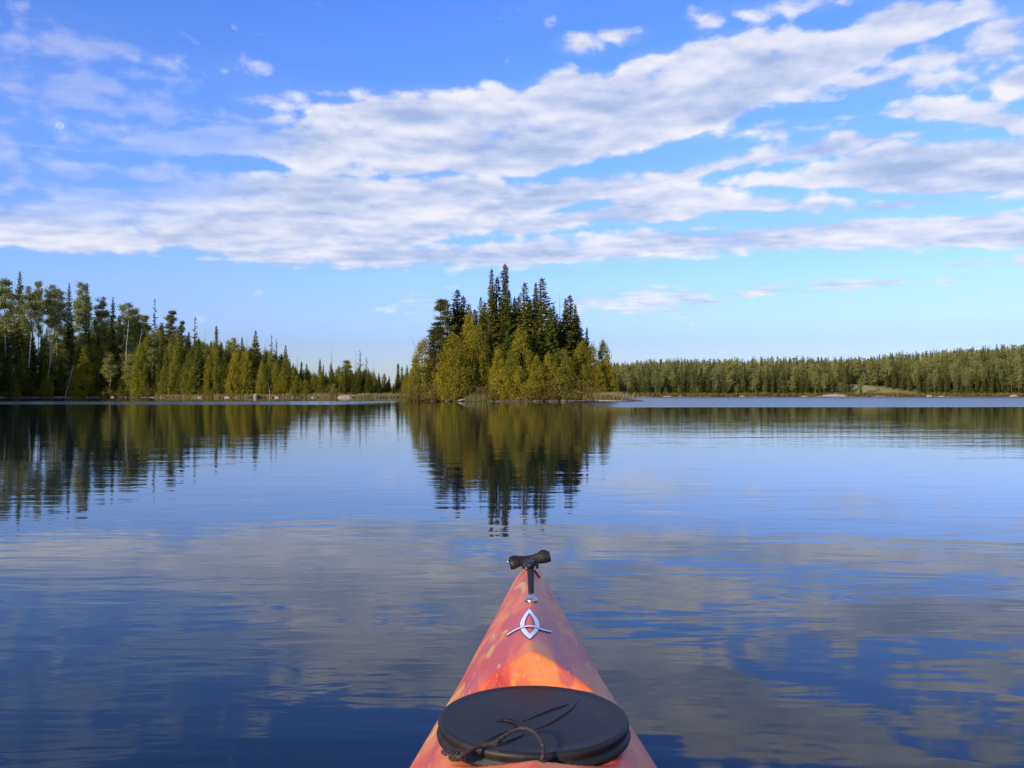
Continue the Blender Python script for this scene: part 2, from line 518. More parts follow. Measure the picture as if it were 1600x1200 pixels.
for i in range(2):
    proto('pine', 13, trunk_mesh('trunk', 13, .19, M_bark, 60 + i, limbs=22, limb_lo=.25, limb_len=2.6), pine_leaves(80 + i), M_pine)
for i in range(3):
    proto('dead', 13, trunk_mesh('trunk', 13, .12, M_dead, 70 + i, limbs=46, limb_lo=.15, limb_len=1.5, bend=.1), None, None)
for i in range(3):
    proto('shrub', 2.4, trunk_mesh('trunk', 2.0, .05, M_bark, 80 + i, limbs=9, limb_lo=.1, limb_len=1.2), shrub_leaves(90 + i), M_shrub)
PROTO['bush_cedar'] = []
for i in range(2):
    proto('bush_cedar', 4, trunk_mesh('trunk', 3.5, .09, M_bark, 85 + i), cedar_leaves(95 + i, 4, 1.5, 90, 36, .24, .15, 2.2), M_cedar)

NAMES = {'spruce': 'spruce_tree', 'spire': 'spruce_tree', 'fir': 'fir_tree', 'ragged': 'ragged_spruce_tree', 'cedar': 'cedar_tree', 'green_cedar': 'cedar_tree',
         'birch': 'birch_tree', 'pine': 'pine_tree', 'dead': 'dead_tree', 'shrub': 'shrub', 'bush_cedar': 'cedar_bush'}
CATS = {'spruce': 'spruce', 'spire': 'spruce', 'fir': 'fir', 'ragged': 'spruce', 'cedar': 'cedar', 'green_cedar': 'cedar', 'birch': 'birch', 'pine': 'pine',
        'dead': 'dead tree', 'shrub': 'shrub', 'bush_cedar': 'bush'}
grnd = random.Random(5)


def plant(kind, x, y, z, h, wid=1.0, label='', group=None, lean=0.0, variant=None):
    ps = PROTO[kind]; H, tm, cm = ps[variant if variant is not None else grnd.randrange(len(ps))]
    o = empty(NAMES[kind], (x, y, z), grnd.uniform(0, 6.28))
    s = h / H; sw = s ** .6 * wid
    if lean: o.rotation_euler = (0, lean, grnd.uniform(-.3, .3))
    o.scale = (sw, sw, s)
    link('trunk', tm, o)
    if cm: link('crown', cm, o)
    tag(o, label, CATS[kind], group)
    return o


def PX(px, D): return (px - 800) / F * D
def ZH(py, D): return CAMH + (HZ - py) / F * D


# ------------------------------------------------------------------ terrain
SHORE = [(-260, -40), (-205, 20), (-178, 70), (-160, 120), (-131, 160), (-122, 188), (-111, 211), (-96, 216), (-80, 207), (-70, 200), (-58, 197), (-45, 199), (-33, 194), (-24, 197), (-12, 203), (4, 222), (20, 250), (34, 264), (60, 262), (85, 266), (104, 259), (125, 263), (150, 259), (175, 262), (205, 255), (240, 230), (290, 180), (360, 90), (420, -40)]
LAND = SHORE + [(900, -40), (900, 900), (-800, 900), (-800, -40)]


def seg_dist(X, Y, pts):
    d = np.full(X.shape, 1e9)
    for (x0, y0), (x1, y1) in zip(pts[:-1], pts[1:]):
        dx, dy = x1 - x0, y1 - y0
        t = np.clip(((X - x0) * dx + (Y - y0) * dy) / (dx * dx + dy * dy), 0, 1)
        d = np.minimum(d, np.hypot(X - x0 - t * dx, Y - y0 - t * dy))
    return d


def inside(X, Y, poly):
    r = np.zeros(X.shape, bool)
    for (x0, y0), (x1, y1) in zip(poly, poly[1:] + poly[:1]):
        c = ((y0 > Y) != (y1 > Y)) & (X < (x1 - x0) * (Y - y0) / (y1 - y0 + 1e-12) + x0)
        r ^= c
    return r


def wob(X, Y, s):
    return (np.sin(X * s + 1.3 * np.sin(Y * s * .7)) + np.sin(Y * s * 1.13 + 1.7 * np.sin(X * s * .6 + 2)) + .5 * np.sin((X + Y) * s * 2.3 + 1)) / 2.5


def land_h(X, Y):
    X = np.asarray(X, float); Y = np.asarray(Y, float)
    d = seg_dist(X, Y, SHORE) + 1.3 * wob(X, Y, .35) + .5 * wob(X, Y, 1.1)
    ins = inside(X, Y, LAND)
    slope = np.interp(X, [-200, -120, -95, -72, -50, 0, 40, 90, 130, 170, 260], [.24, .22, .17, .07, .025, .02, .115, .135, .165, .23, .26])
    h = .28 * np.clip(d / 1.2, 0, 1) + .012 * np.clip(d, 0, 6) + slope * 75 * (1 - np.exp(-np.clip(d - 4, 0, np.interp(X, [-60, 20], [34, 200])) / 75))
    h = h + 1.8 * np.exp(-((X - 108) / 9) ** 2 - ((Y - 276) / 9) ** 2)
    h = h + np.clip(d / 20, 0, 1) * (.5 * wob(X, Y, .12) + .25 * wob(X, Y, .4))
    return np.where(ins, h, -.45 * np.clip(seg_dist(X, Y, SHORE), 0, 6) - .05)


def ground_mat():
    m, t, b = material('forest_floor', .95, .1)
    g = t.nodes.new('ShaderNodeNewGeometry'); pos = g.outputs['Position']
    n = nnoise(t, nmap(t, pos, (.5, .5, .5)), 1.0, 6, .65)
    n2 = nnoise(t, nmap(t, pos, (.06, .06, .06), (4, 4, 0)), 1.0, 3, .5)
    floor_ = nramp(t, n, [(.3, (.045, .04, .02)), (.55, (.12, .10, .045)), (.75, (.20, .17, .07))])
    grass_ = nramp(t, n, [(.3, (.17, .16, .05)), (.55, (.30, .25, .10)), (.75, (.42, .33, .17))])
    s = t.nodes.new('ShaderNodeSeparateXYZ'); t.links.new(pos, s.inputs[0])
    z = V(t, s.outputs[2]); x = V(t, s.outputs[0]); y = V(t, s.outputs[1])
    shore_ = (1.0 - z.ss(.25, .75)) * x.ss(-86, -72)
    clear = (1.0 - (((x - 112) * (x - 112) + (y - 272) * (y - 272))._m('SQRT')).ss(10, 20))
    f = shore_.mx(clear * (n2 + .55)).clamp()
    c = nmix(t, f, floor_, grass_)
    rock = nramp(t, nnoise(t, pos, .9, 5, .7), [(.35, (.09, .065, .05)), (.65, (.30, .23, .18))])
    c = nmix(t, (1.0 - z.ss(.10, .26)) * .9, c, rock)
    t.links.new(c, b.inputs['Base Color'])
    bmp = t.nodes.new('ShaderNodeBump'); bmp.inputs['Strength'].default_value = .6; bmp.inputs['Distance'].default_value = .3
    t.links.new(n.s, bmp.inputs['Height']); t.links.new(bmp.outputs[0], b.inputs['Normal'])
    return m


M_ground = ground_mat()


def heightfield(name, xs, ys, fn, mat):
    X, Y = np.meshgrid(xs, ys); Z = fn(X, Y)
    nx, ny = len(xs), len(ys)
    i = np.arange(nx * ny).reshape(ny, nx)
    q = np.stack([i[:-1, :-1], i[:-1, 1:], i[1:, 1:], i[1:, :-1]], -1).reshape(-1, 4)
    return mesh_np(name, np.stack([X, Y, Z], -1).reshape(-1, 3), q, np.full(len(q), 4), mat, True)


xs = np.concatenate([np.arange(-2500, -220, 60), np.arange(-220, 260, 1.6), np.arange(260, 2500, 60)])
ys = np.concatenate([np.arange(-1500, -40, 60), np.arange(-40, 185, 4), np.arange(185, 300, 1.1), np.arange(300, 460, 5), np.arange(460, 2500, 60)])
tag(link('ground', heightfield('ground', xs, ys, land_h, M_ground)), kind='structure')

# island: a low hump of soil with a rocky toe to the right
ISX, ISY = -.4, 107.


def isl_h(X, Y):
    a = np.arctan2((Y - ISY) / 8.5, (X - ISX) / 11.9)
    rr = np.hypot((X - ISX) / 11.9, (Y - ISY) / 8.5)
    edge = 1 + .05 * np.sin(3 * a + 1) + .04 * np.sin(7 * a) + .02 * np.sin(13 * a + 2)
    d = (edge - rr) * 9
    spit = (1 - np.hypot((X - 11.5) / 3.6, (Y - 100.6) / 1.6)) * 1.2
    d = np.maximum(d, spit)
    h = np.where(d > 0, .16 * np.clip(d / .25, 0, 1) + .10 * np.clip(d, 0, 6) + .05 * wob(X, Y, 1.9) * np.clip(d, 0, 1), d * .5)
    return h + np.clip(d, 0, 1) * .05 * wob(X, Y, 5)


def island_mat():
    m, t, b = material('island_soil', .95, .15)
    g = t.nodes.new('ShaderNodeNewGeometry'); pos = g.outputs['Position']
    s = t.nodes.new('ShaderNodeSeparateXYZ'); t.links.new(pos, s.inputs[0]); z = V(t, s.outputs[2])
    n = nnoise(t, pos, 1.6, 6, .7)
    soil = nramp(t, n, [(.3, (.05, .045, .02)), (.5, (.14, .12, .05)), (.7, (.26, .21, .10))])
    rock = nramp(t, n, [(.3, (.035, .028, .024)), (.5, (.10, .07, .055)), (.7, (.24, .17, .13))])
    t.links.new(nmix(t, 1.0 - z.ss(.15, .3), soil, rock), b.inputs['Base Color'])
    bmp = t.nodes.new('ShaderNodeBump'); bmp.inputs['Strength'].default_value = .8; bmp.inputs['Distance'].default_value = .15
    t.links.new(n.s, bmp.inputs['Height']); t.links.new(bmp.outputs[0], b.inputs['Normal'])
    return m


M_island = island_mat()
tag(link('island_ground', heightfield('island_ground', np.arange(-15, 18, .22), np.arange(96, 119, .22), isl_h, M_island)), kind='structure')


# ------------------------------------------------------------------ water
def water_mat():
    m, t, b = material('lake_water', .02, .5)
    b.inputs['IOR'].default_value = 1.31
    b.inputs['Specular Tint'].default_value = (.88, 1.0, 1, 1)
    b.inputs['Base Color'].default_value = (.0035, .0085, .018, 1)
    g = t.nodes.new('ShaderNodeNewGeometry'); pos = g.outputs['Position']
    s = t.nodes.new('ShaderNodeSeparateXYZ'); t.links.new(pos, s.inputs[0])
    x = V(t, s.outputs[0]); y = V(t, s.outputs[1])
    patch = nnoise(t, nmap(t, pos, (.02, .05, 1), (2, 5, 0)), 1.0, 3, .5)
    # wind-ruffled water beyond the calm: wide on the right, a thin lane on the left
    yy = y + (patch - .5) * 14
    right = yy.ss(55, 61) * x.ss(4.5, 8.0)
    left = yy.ss(66, 76) * (1.0 - yy.ss(96, 112)) * (1.0 - x.ss(-16, -9)) * .55
    ruf = right.mx(left).clamp()
    rl = nnoise(t, nmap(t, pos, (.5, 3.0, 1), (0, 0, 0), (0, 0, R(6))), 1.0, 3, .5, .3)      # long slow ripples
    rm = nnoise(t, nmap(t, pos, (2.2, 8.0, 1), (3, 1, 0), (0, 0, R(-10))), 1.0, 3, .5, .4)   # small ones
    rs = nnoise(t, nmap(t, pos, (.12, .55, 1), (7, 2, 0), (0, 0, R(3))), 1.0, 2, .5)         # swell
    calm = nnoise(t, nmap(t, pos, (.25, .45, 1), (9, 2, 0)), 1.0, 3, .5).ss(.36, .66)
    rk = nnoise(t, nmap(t, pos, (1.1, 2.4, 1), (2, 2, 0), (0, 0, R(-20))), 1.0, 2, .5, .8)   # cross ripples
    hgt = rl * .0019 + rm * (.0011 * calm + .0001) + rs * .005 + rk * .0022
    bmp = t.nodes.new('ShaderNodeBump'); bmp.inputs['Strength'].default_value = 1.0; bmp.inputs['Distance'].default_value = 1.0
    t.links.new(hgt.s, bmp.inputs['Height'])
    t.links.new(bmp.outputs[0], b.inputs['Normal'])
    t.links.new((ruf * .26 + .015).s, b.inputs['Roughness'])
    return m


M_water = water_mat()
mb = MB()
rows = []
for yv in (-3000, -300, -30, 0, 30, 100, 300, 3000):
    rows.append([(xv, yv, 0) for xv in (-3000, -300, -30, 0, 30, 300, 3000)])
mb.grid(rows)
tag(link('water', mb.mesh('water', M_water, False)), kind='structure')

# ------------------------------------------------------------------ island trees (each read off the photograph)
ISL = [
    # kind, px, tip row, depth offset from the centre, width, label
    ('pine', 691, 467, -1.5, .85, 'scraggly dark tree with a knobbed tip, tallest at the left end of the island'),
    ('pine', 683, 505, -4.5, 1.0, 'dark branchy pine spreading low behind the leftmost yellow cedar of the island'),
    ('ragged', 700, 474, 1.0, .9, 'thin grey-green spruce just left of the broad ragged one on the island'),
    ('spruce', 714, 452, 0, 1.4, 'broad shaggy olive spruce with a blunt many-tipped top, left half of the island'),
    ('spruce', 724, 462, 1.5, 1.15, 'shaggy spruce leaning on the right side of the broad blunt one on the island'),
    ('spire', 742, 483, 3.0, .8, 'short black-green spire between the broad ragged spruce and the tallest pair on the island'),
    ('spruce', 751, 464, 2.0, .75, 'slim dark spruce left of the tallest twin spires of the island'),
    ('spire', 768, 419, 0, .85, 'very tall needle-pointed spire, left one of the tallest pair on the island'),
    ('spruce', 777, 432, 1.0, 1.05, 'tall full spruce in the gap between the two tallest spires of the island'),
    ('spire', 789, 412, 0, .85, 'tallest tree of the island, bare-stemmed below its club-shaped top'),
    ('fir', 795, 452, -1.5, .85, 'dark fir with a sharp tip right in front of the tallest tree of the island'),
    ('spruce', 806, 470, -1.0, .9, 'mid-height dark spruce right of the tallest tree of the island'),
    ('spire', 811, 462, 2.0, .8, 'slim spire peeking out left of the blunt-topped dense spruce on the island'),
    ('spruce', 820, 441, -1.0, 1.15, 'dense dark spruce with a blunt rounded top in the middle of the island'),
    ('spire', 837, 441, .5, .85, 'narrow spire touching the left side of the island’s tallest right-hand spruce'),
    ('spruce', 847, 434, -1.0, 1.3, 'tallest spruce in the right half of the island, full layered branches'),
    ('fir', 860, 478, -3.0, .8, 'lower dark fir under the right shoulder of the tallest right-hand spruce of the island'),
    ('dead', 874, 458, 0, .7, 'almost bare thin tree in the gap right of centre on the island'),
    ('spruce', 884, 466, .5, .8, 'slim dark spruce on the left side of the last tall clump of the island'),
    ('spruce', 890, 461, -1.0, 1.25, 'tall dark spruce with layered branches, rightmost of the tall ones on the island'),
    ('spire', 899, 475, 1.5, .8, 'short spire leaning against the rightmost tall spruce of the island'),
    ('fir', 917, 511, 0, .6, 'small dark fir poking above the yellow cedars, right end of the island'),
    ('fir', 792, 520, -4.5, 1.05, 'bright green fir with level branches behind the central cedars of the island'),
    ('fir', 836, 505, -3.8, 1.0, 'green fir with open level boughs right of the central cedar on the island'),
    ('fir', 770, 470, 4.0, 1.0, 'dark fir filling the back of the island behind the tallest pair'),
    ('fir', 828, 478, 4.0, 1.1, 'dark fir filling the back of the island behind the blunt-topped spruce'),
    ('fir', 868, 500, 3.0, 1.1, 'dark fir at the back of the island below the almost bare tree'),
    ('spruce', 765, 500, -3.0, .8, 'grey-green spruce with dead lower limbs behind the golden central cedars of the island'),
    ('cedar', 661, 531, -3.0, .95, 'yellow cedar at the far left tip of the island'),
    ('cedar', 648, 560, -3.5, .7, 'small yellow cedar hanging over the water at the left tip of the island'),
    ('cedar', 712, 514, -6.0, 1.15, 'big bulging golden cedar left of the middle, the widest crown on the island'),
    ('cedar', 700, 540, -6.3, .9, 'golden cedar merged with the left side of the widest cedar of the island'),
    ('cedar', 735, 482, -2.0, .8, 'tall golden cedar top rising behind the widest cedar of the island'),
    ('cedar', 748, 508, -5.0, .75, 'narrow golden cedar column right beside the widest cedar of the island'),
    ('cedar', 779, 540, -6.5, .85, 'golden cedar with a double top left of the central pointed cedar on the island'),
    ('cedar', 813, 512, -5.8, .95, 'pointed golden cedar in front of the dark spruces, centre of the island'),
    ('green_cedar', 797, 548, -7.0, .8, 'green cedar low in front of the central pointed cedar on the island'),
    ('cedar', 838, 555, -7.0, .8, 'rounded olive-gold cedar right of the central pointed cedar on the island'),
    ('cedar', 857, 548, -6.2, .75, 'olive cedar left of the golden one below the last tall island spruces'),
    ('cedar', 879, 539, -6.0, .85, 'golden cedar below the rightmost tall spruces of the island'),
    ('cedar', 907, 527, -4.0, .9, 'tall golden cedar right of the rightmost tall spruces on the island'),
    ('cedar', 925, 538, -3.5, .9, 'golden cedar between the tall one and the thin topped one, island right end'),
    ('green_cedar', 943, 532, -2.0, .85, 'thin-topped pale green cedar near the right end of the island'),
    ('cedar', 947, 560, -3.0, .95, 'low golden cedar, last tree at the right end of the island'),
    ('cedar', 935, 566, -4.5, .8, 'low golden cedar before the thin topped one, right end of the island'),
    ('birch', 876, 570, -6.5, .55, 'small brownish leafy tree above the reeds on the right front of the island'),
]
ISL += [(('fir', 'spruce')[i % 2], px, ty, dy, 1.0, 'dark conifer in the shaded middle of the island behind the golden cedars') for i, (px, ty, dy) in enumerate([
    (733, 495, 1), (744, 500, 3.5), (757, 485, 4.5), (784, 482, 3), (800, 492, 4.5), (812, 500, 1.5), (826, 500, 3), (842, 490, 3), (855, 498, .5), (864, 505, -1.5), (876, 500, 4), (897, 500, 2), (905, 510, -.5), (715, 490, 3), (704, 505, 1), (676, 525, -1), (690, 520, 2), (912, 530, 2), (757, 470, 1.5), (733, 474, 2.5), (804, 464, 3), (865, 476, 1.5), (828, 466, 2), (870, 490, -1), (903, 492, 1)])]
for k, px, ty, dy, wd, lab in ISL:
    D = ISY + dy; x = PX(px, D)
    z = float(isl_h(np.array([x]), np.array([D]))[0]); z = max(z, .1) - .08
    vr = {768: 0, 789: 1}.get(px) if k == 'spire' else None
    plant(k, x, D, z, ZH(ty, D) - z, wd * (1.28 if k in ('spruce', 'spire', 'fir', 'ragged') else 1.08), lab, 'trees of the island', variant=vr)
g = random.Random(3)
for i, (px, hh, dy) in enumerate([(652, 2.2, -5.0), (668, 2.6, -6.0), (680, 2.8, -6.8), (692, 1.8, -7.4), (736, 2.5, -7.6), (757, 2.3, -8.0), (770, 1.8, -8.2), (820, 1.6, -8.2), (850, 2.4, -7.8), (866, 3.0, -7.2), (884, 3.4, -7.0), (897, 3.6, -6.4), (914, 3.0, -6.0), (930, 2.2, -5.4), (942, 2.0, -4.6), (828, 2.6, -7.8), (640, 1.8, -3.6)]):
    D = ISY + dy; x = PX(px, D)
    z = max(float(isl_h(np.array([x]), np.array([D]))[0]), .1) - .05
    plant('shrub', x, D, z, hh * .8, 1.0, 'brown-green shrub in the thicket along the front bank of the island', 'shrubs on the island bank')
for i, (px, hh, dy) in enumerate([(718, 3.0, -7.9), (703, 2.6, -7.9), (784, 3.2, -8.0), (806, 3.0, -8.0), (832, 2.8, -8.1), (792, 2.2, -8.3)]):
    D = ISY + dy; x = PX(px, D)
    plant('bush_cedar', x, D, .1, hh, 1.0, 'low golden cedar bush hanging over the front bank of the island', 'cedar bushes on the island bank')
# bare leaning snag at the left tip
mb = MB(); D = ISY - 3; p0 = Vector((PX(655, D), D, 4.2)); p1 = Vector((PX(643, D), D, ZH(526, D)))
mb.tube([(PX(658, D), D, .1), p0, p0.lerp(p1, .5), p1], [.09, .05, .03, .012], 6)
mb.tube([p0.lerp(p1, .3), p0.lerp(p1, .3) + Vector((.5, 0, .5))], [.02, .006], 4)
tag(link('dead_tree', mb.mesh('dead_tree', M_dead)), 'thin bare snag leaning left out of the cedars at the left tip of the island', 'dead tree')

# ------------------------------------------------------------------ left shore skyline trees
LEFT = [
    ('birch', 8, 430, 22, 1.1, 'leafy pale birch crown at the left edge of the photo'),
    ('spruce', 30, 423, 18, 1.0, 'pointed spruce rising above the birches near the left edge'),
    ('birch', 45, 440, 16, .9, 'yellowish birch crown right of the first pointed spruce at the left edge'),
    ('birch', 59, 433, 30, .6, 'thin see-through birch crown in the first gap of the left forest'),
    ('birch', 79, 437, 24, .9, 'grey-green birch crown in the left forest, left of the darker pair'),
    ('birch', 90, 446, 18, .9, 'rounded birch crown above the long leaning white trunk of the left forest'),
    ('spruce', 107, 441, 22, .9, 'dark spruce tip just left of the high pale birch crown'),
    ('birch', 127, 436, 18, .9, 'high pale birch crown, last tall one before the left skyline drops'),
    ('spruce', 135, 441, 24, .9, 'slim spruce tip touching the right side of the high pale birch crown'),
    ('birch', 157, 457, 22, .9, 'airy flat-topped birch crown with sky showing through its limbs'),
    ('spruce', 176, 463, 20, .95, 'dark even spruce spire standing clear between two birch crowns'),
    ('birch', 197, 468, 14, 1.1, 'brownish birch crown over the straight white trunk in the left forest'),
    ('birch', 209, 476, 18, .9, 'grey-brown birch crown right of the one over the straight white trunk'),
    ('birch', 223, 486, 14, 1.0, 'birch crown with a white trunk leaning right, before the ragged spire'),
    ('ragged', 241, 466, 20, .8, 'tall thin ragged spire with gappy branches'),
    ('pine', 268, 487, 12, 1.0, 'dark stocky pine with heavy upswept limbs'),
    ('pine', 284, 503, 14, .6, 'short dark pine limbs beside the stocky pine'),
    ('ragged', 305, 494, 10, 1.0, 'shaggy lichen-grey spruce right of the stocky dark pine'),
    ('dead', 321, 514, 16, .7, 'thin dead pole between the shaggy grey spruce and the narrow spire'),
    ('spire', 338, 509, 12, .9, 'narrow spire above the dark spruces left of the two big green cedars'),
    ('spruce', 330, 532, 8, 1.0, 'dark spruce below the narrow spire, left of the two big green cedars'),
    ('spruce', 345, 535, 6, 1.0, 'dark full spruce directly behind the left big green cedar'),
    ('birch', 364, 522, 12, 1.0, 'pale green birch crown between the narrow spire and the dark cone-shaped spruce'),
    ('fir', 378, 526, 8, .9, 'dark pointed fir behind the right big green cedar'),
    ('dead', 386, 522, 14, .8, 'wispy bare crown left of the big cone-shaped spruce on the open shore'),
    ('spruce', 399, 516, 5, 1.25, 'big dark cone-shaped spruce standing tallest on the open shore'),
    ('dead', 409, 540, 12, .7, 'pale dead pole beside the big cone-shaped spruce'),
    ('ragged', 424, 523, 14, 1.0, 'see-through grey larch, left of a pair right of the big cone-shaped spruce'),
    ('ragged', 431, 530, 9, .9, 'thin larch, right of the see-through pair'),
    ('spruce', 446, 539, 9, 1.0, 'dark pointed spruce right of the two thin larches'),
    ('dead', 453, 551, 12, .6, 'thin bare spike right of the dark pointed spruce after the larches'),
    ('dead', 464, 553, 12, .6, 'lone thin dead spike in the dip of the skyline'),
    ('spire', 471, 565, 10, .9, 'small dark spire right of the lone dead spike'),
    ('spruce', 479, 568, 8, 1.1, 'small bushy dark spruce over the dark shore hollow'),
    ('spire', 500, 561, 8, 1.1, 'slim spruce over the shore hollow, left of the tall bare larch'),
    ('spire', 505, 569, 10, .8, 'short slim spruce just right of the slim one over the hollow'),
    ('dead', 519, 544, 14, 1.0, 'tall bare larch with short twigs above the pale boulder'),
    ('spruce', 517, 566, 6, 1.1, 'grey-green spruce at the foot of the tall bare larch'),
    ('green_cedar', 529, 572, 5, .8, 'pointed green cedar left of the pale boulder'),
    ('birch', 541, 560, 10, 1.0, 'round dark leafy crown above the pale boulder'),
    ('dead', 556, 546, 12, .7, 'needle-thin dead top left of the tall shaggy larch'),
    ('ragged', 562, 547, 6, 1.0, 'tall shaggy larch right of the round leafy crown'),
    ('ragged', 573, 558, 5, 1.1, 'dark open-branched spruce, last tall one before the low trees'),
    ('dead', 584, 566, 12, .7, 'faint dead pole right of the open-branched spruce'),
    ('green_cedar', 584, 578, 5, .8, 'small pointed green cedar right of the open-branched spruce'),
    ('fir', 592, 582, 6, .9, 'low pointed fir in the small row before the gap by the island'),
    ('green_cedar', 600, 584, 5, .8, 'low rounded cedar in the small row before the gap by the island'),
    ('fir', 608, 587, 5, .8, 'last low fir before the gap left of the island'),
    ('spire', 622, 568, 9, 1.1, 'slim dark spire left of the island, right of the gap in the trees'),
    ('spire', 628, 573, 7, 1.0, 'second slim dark spire, between the gap and the island'),
    ('spruce', 636, 570, 8, 1.0, 'dark spruce half hidden behind the left tip of the island'),
    ('green_cedar', 349, 558, 2.5, 1.15, 'left one of the two big smooth green cedars on the open shore'),
    ('green_cedar', 362, 562, 3.0, 1.0, 'green cedar filling in between the two big smooth cedars'),
    ('green_cedar', 384, 556, 2.5, 1.0, 'right one of the two big smooth green cedars on the open shore'),
    ('green_cedar', 431, 563, 2.5, .95, 'gold-green cedar right of the big cone-shaped spruce'),
    ('green_cedar', 444, 568, 3, .95, 'wide gold-green cedar left of the shore hollow'),
    ('green_cedar', 460, 575, 2.5, 1.1, 'broad gold-green cedar beside the dark shore hollow'),
    ('cedar', 478, 592, 1.2, 1.1, 'low golden cedar leaning over the dark shore hollow'),
    ('green_cedar', 500, 585, 3, 1.0, 'low green cedar right of the dark shore hollow'),
    ('green_cedar', 275, 545, 2, .9, 'sunlit green cedar at the corner where the dark bank ends'),
    ('cedar', 131, 545, 2.0, 1.2, 'sunlit golden tree leaning out over the dark left bank'),
    ('cedar', 122, 568, 1.2, 1.1, 'sunlit golden bush at the foot of the leaning trunk on the dark left bank'),
]
# the row of the skyline as a function of the photo column, for the trees between
SKX = [-400, -200, -60, 0, 30, 60, 107, 130, 160, 176, 200, 223, 241, 268, 290, 305, 322, 338, 364, 399, 424, 446, 464, 480, 500, 519, 541, 562, 575, 592, 608, 618, 622, 640, 700, 960]
SKY_ = [410, 415, 428, 432, 436, 448, 448, 446, 470, 478, 478, 492, 498, 498, 512, 515, 532, 530, 532, 540, 545, 550, 570, 576, 576, 574, 572, 572, 574, 586, 592, 598, 580, 580, 590, 575]


def shore_y(x):
    return float(np.interp(x, [p[0] for p in SHORE[5:-4]], [p[1] for p in SHORE[5:-4]]))


for k, px, ty, dd, wd, lab in LEFT:
    D = 200.0
    for _ in range(6): D = shore_y(PX(px, D)) + dd
    x = PX(px, D); z = float(land_h(np.array([x]), np.array([D]))[0])
    h = ZH(ty, D) - z
    if h > 19: z += h - 19; h = 19   # stands on a knoll further up
    plant(k, x, D, z - .3, h + .3, wd, lab, 'trees of the left shore')

# the crowd between and behind, out of the frame on the left too (its shadows fall into it)
LAB = {
    'spruce': 'dark spruce in the crowded forest of the left shore', 'spire': 'slim dark spruce in the crowded forest of the left shore',
    'fir': 'dark green fir in the crowded forest of the left shore', 'birch': 'birch with a pale trunk in the crowded forest of the left shore',
    'green_cedar': 'green cedar in the crowded forest of the left shore', 'dead': 'bare dead trunk in the crowded forest of the left shore',
    'ragged': 'gappy ragged spruce in the crowded forest of the left shore', 'shrub': 'brownish shrub on the edge of the left shore', 'cedar': 'golden cedar in the crowded forest of the left shore'}
g = random.Random(11)
placed = []
cnt = 0
for it in range(16000):
    if cnt >= 620: break
    x = g.uniform(-185, -12)
    u = g.random()
    dd = 1.5 + (u ** 1.6) * (46 if x < -75 else 24)
    if x < -128:
        y = g.uniform(120, 245)
    else:
        y = shore_y(x) + dd
    X1, Y1 = np.array([x]), np.array([y])
    if not inside(X1, Y1, LAND)[0]: continue
    ds = float(seg_dist(X1, Y1, SHORE)[0])
    if ds < 1.2 or ds > 50: continue
    if any((x - a) ** 2 + (y - b) ** 2 < (1.6 if x > -80 else 1.75) ** 2 for a, b in placed): continue
    px = 800 + x / y * F
    z = float(land_h(X1, Y1)[0])
    cap = ZH(float(np.interp(px, SKX, SKY_)) + g.uniform(2, 14), y) - z
    if px < -30: cap = g.uniform(15, 21)
    if cap < 2.2: continue
    kinds = ['spruce'] * 3 + ['spire'] * 2 + ['fir'] * 4 + ['birch'] * 4 + ['green_cedar'] * 3 + ['ragged'] + ['dead']
    if x > -75: kinds = ['spruce'] * 2 + ['fir'] * 4 + ['green_cedar'] * 5 + ['spire'] + ['birch'] * 1
    k = g.choice(kinds)
    h = min(cap, (g.uniform(11, 17) if ds > 6 else g.uniform(7, 14)) if px > -30 else 21)
    if ds < 5 and k == 'green_cedar' and g.random() < .3: k = 'cedar'
    if k == 'birch' and h < 10: k = 'green_cedar'
    if h < 6 and k in ('birch', 'dead', 'ragged', 'spire'): k = 'fir'
    placed.append((x, y)); cnt += 1
    plant(k, x, y, z - .2, h + .2, g.uniform(.9, 1.2), LAB[k], CATS[k] + ' trees crowded on the left shore')
for i in range(95):
    x = g.uniform(-132, -76) if i < 60 else g.uniform(-76, -14); y = shore_y(x) + g.uniform(1.2, 5)
    z = float(land_h(np.array([x]), np.array([y]))[0])
    px = 800 + x / y * F
    h = min(g.uniform(3.5, 9), ZH(float(np.interp(px, SKX, SKY_)) + g.uniform(8, 30), y) - z)
    if z < .1 or h < 2: continue
    k = g.choice(['fir', 'green_cedar', 'spruce', 'fir', 'cedar'] if x > -76 else ['fir', 'green_cedar', 'spruce'])
    plant(k, x, y, z - .1, h, g.uniform(1.0, 1.3), LAB[k], CATS[k] + ' trees crowded on the left shore')
for i in range(70):
    x = g.uniform(-135, -8); y = shore_y(x) + g.uniform(1.0, 3.5)
    if -34 < x < -28.5: continue
    z = float(land_h(np.array([x]), np.array([y]))[0])
    if z < .1: continue
    plant('shrub', x, y, z - .05, g.uniform(1.2, 2.8), g.uniform(.9, 1.5), LAB['shrub'], 'shrubs on the edge of the left shore')


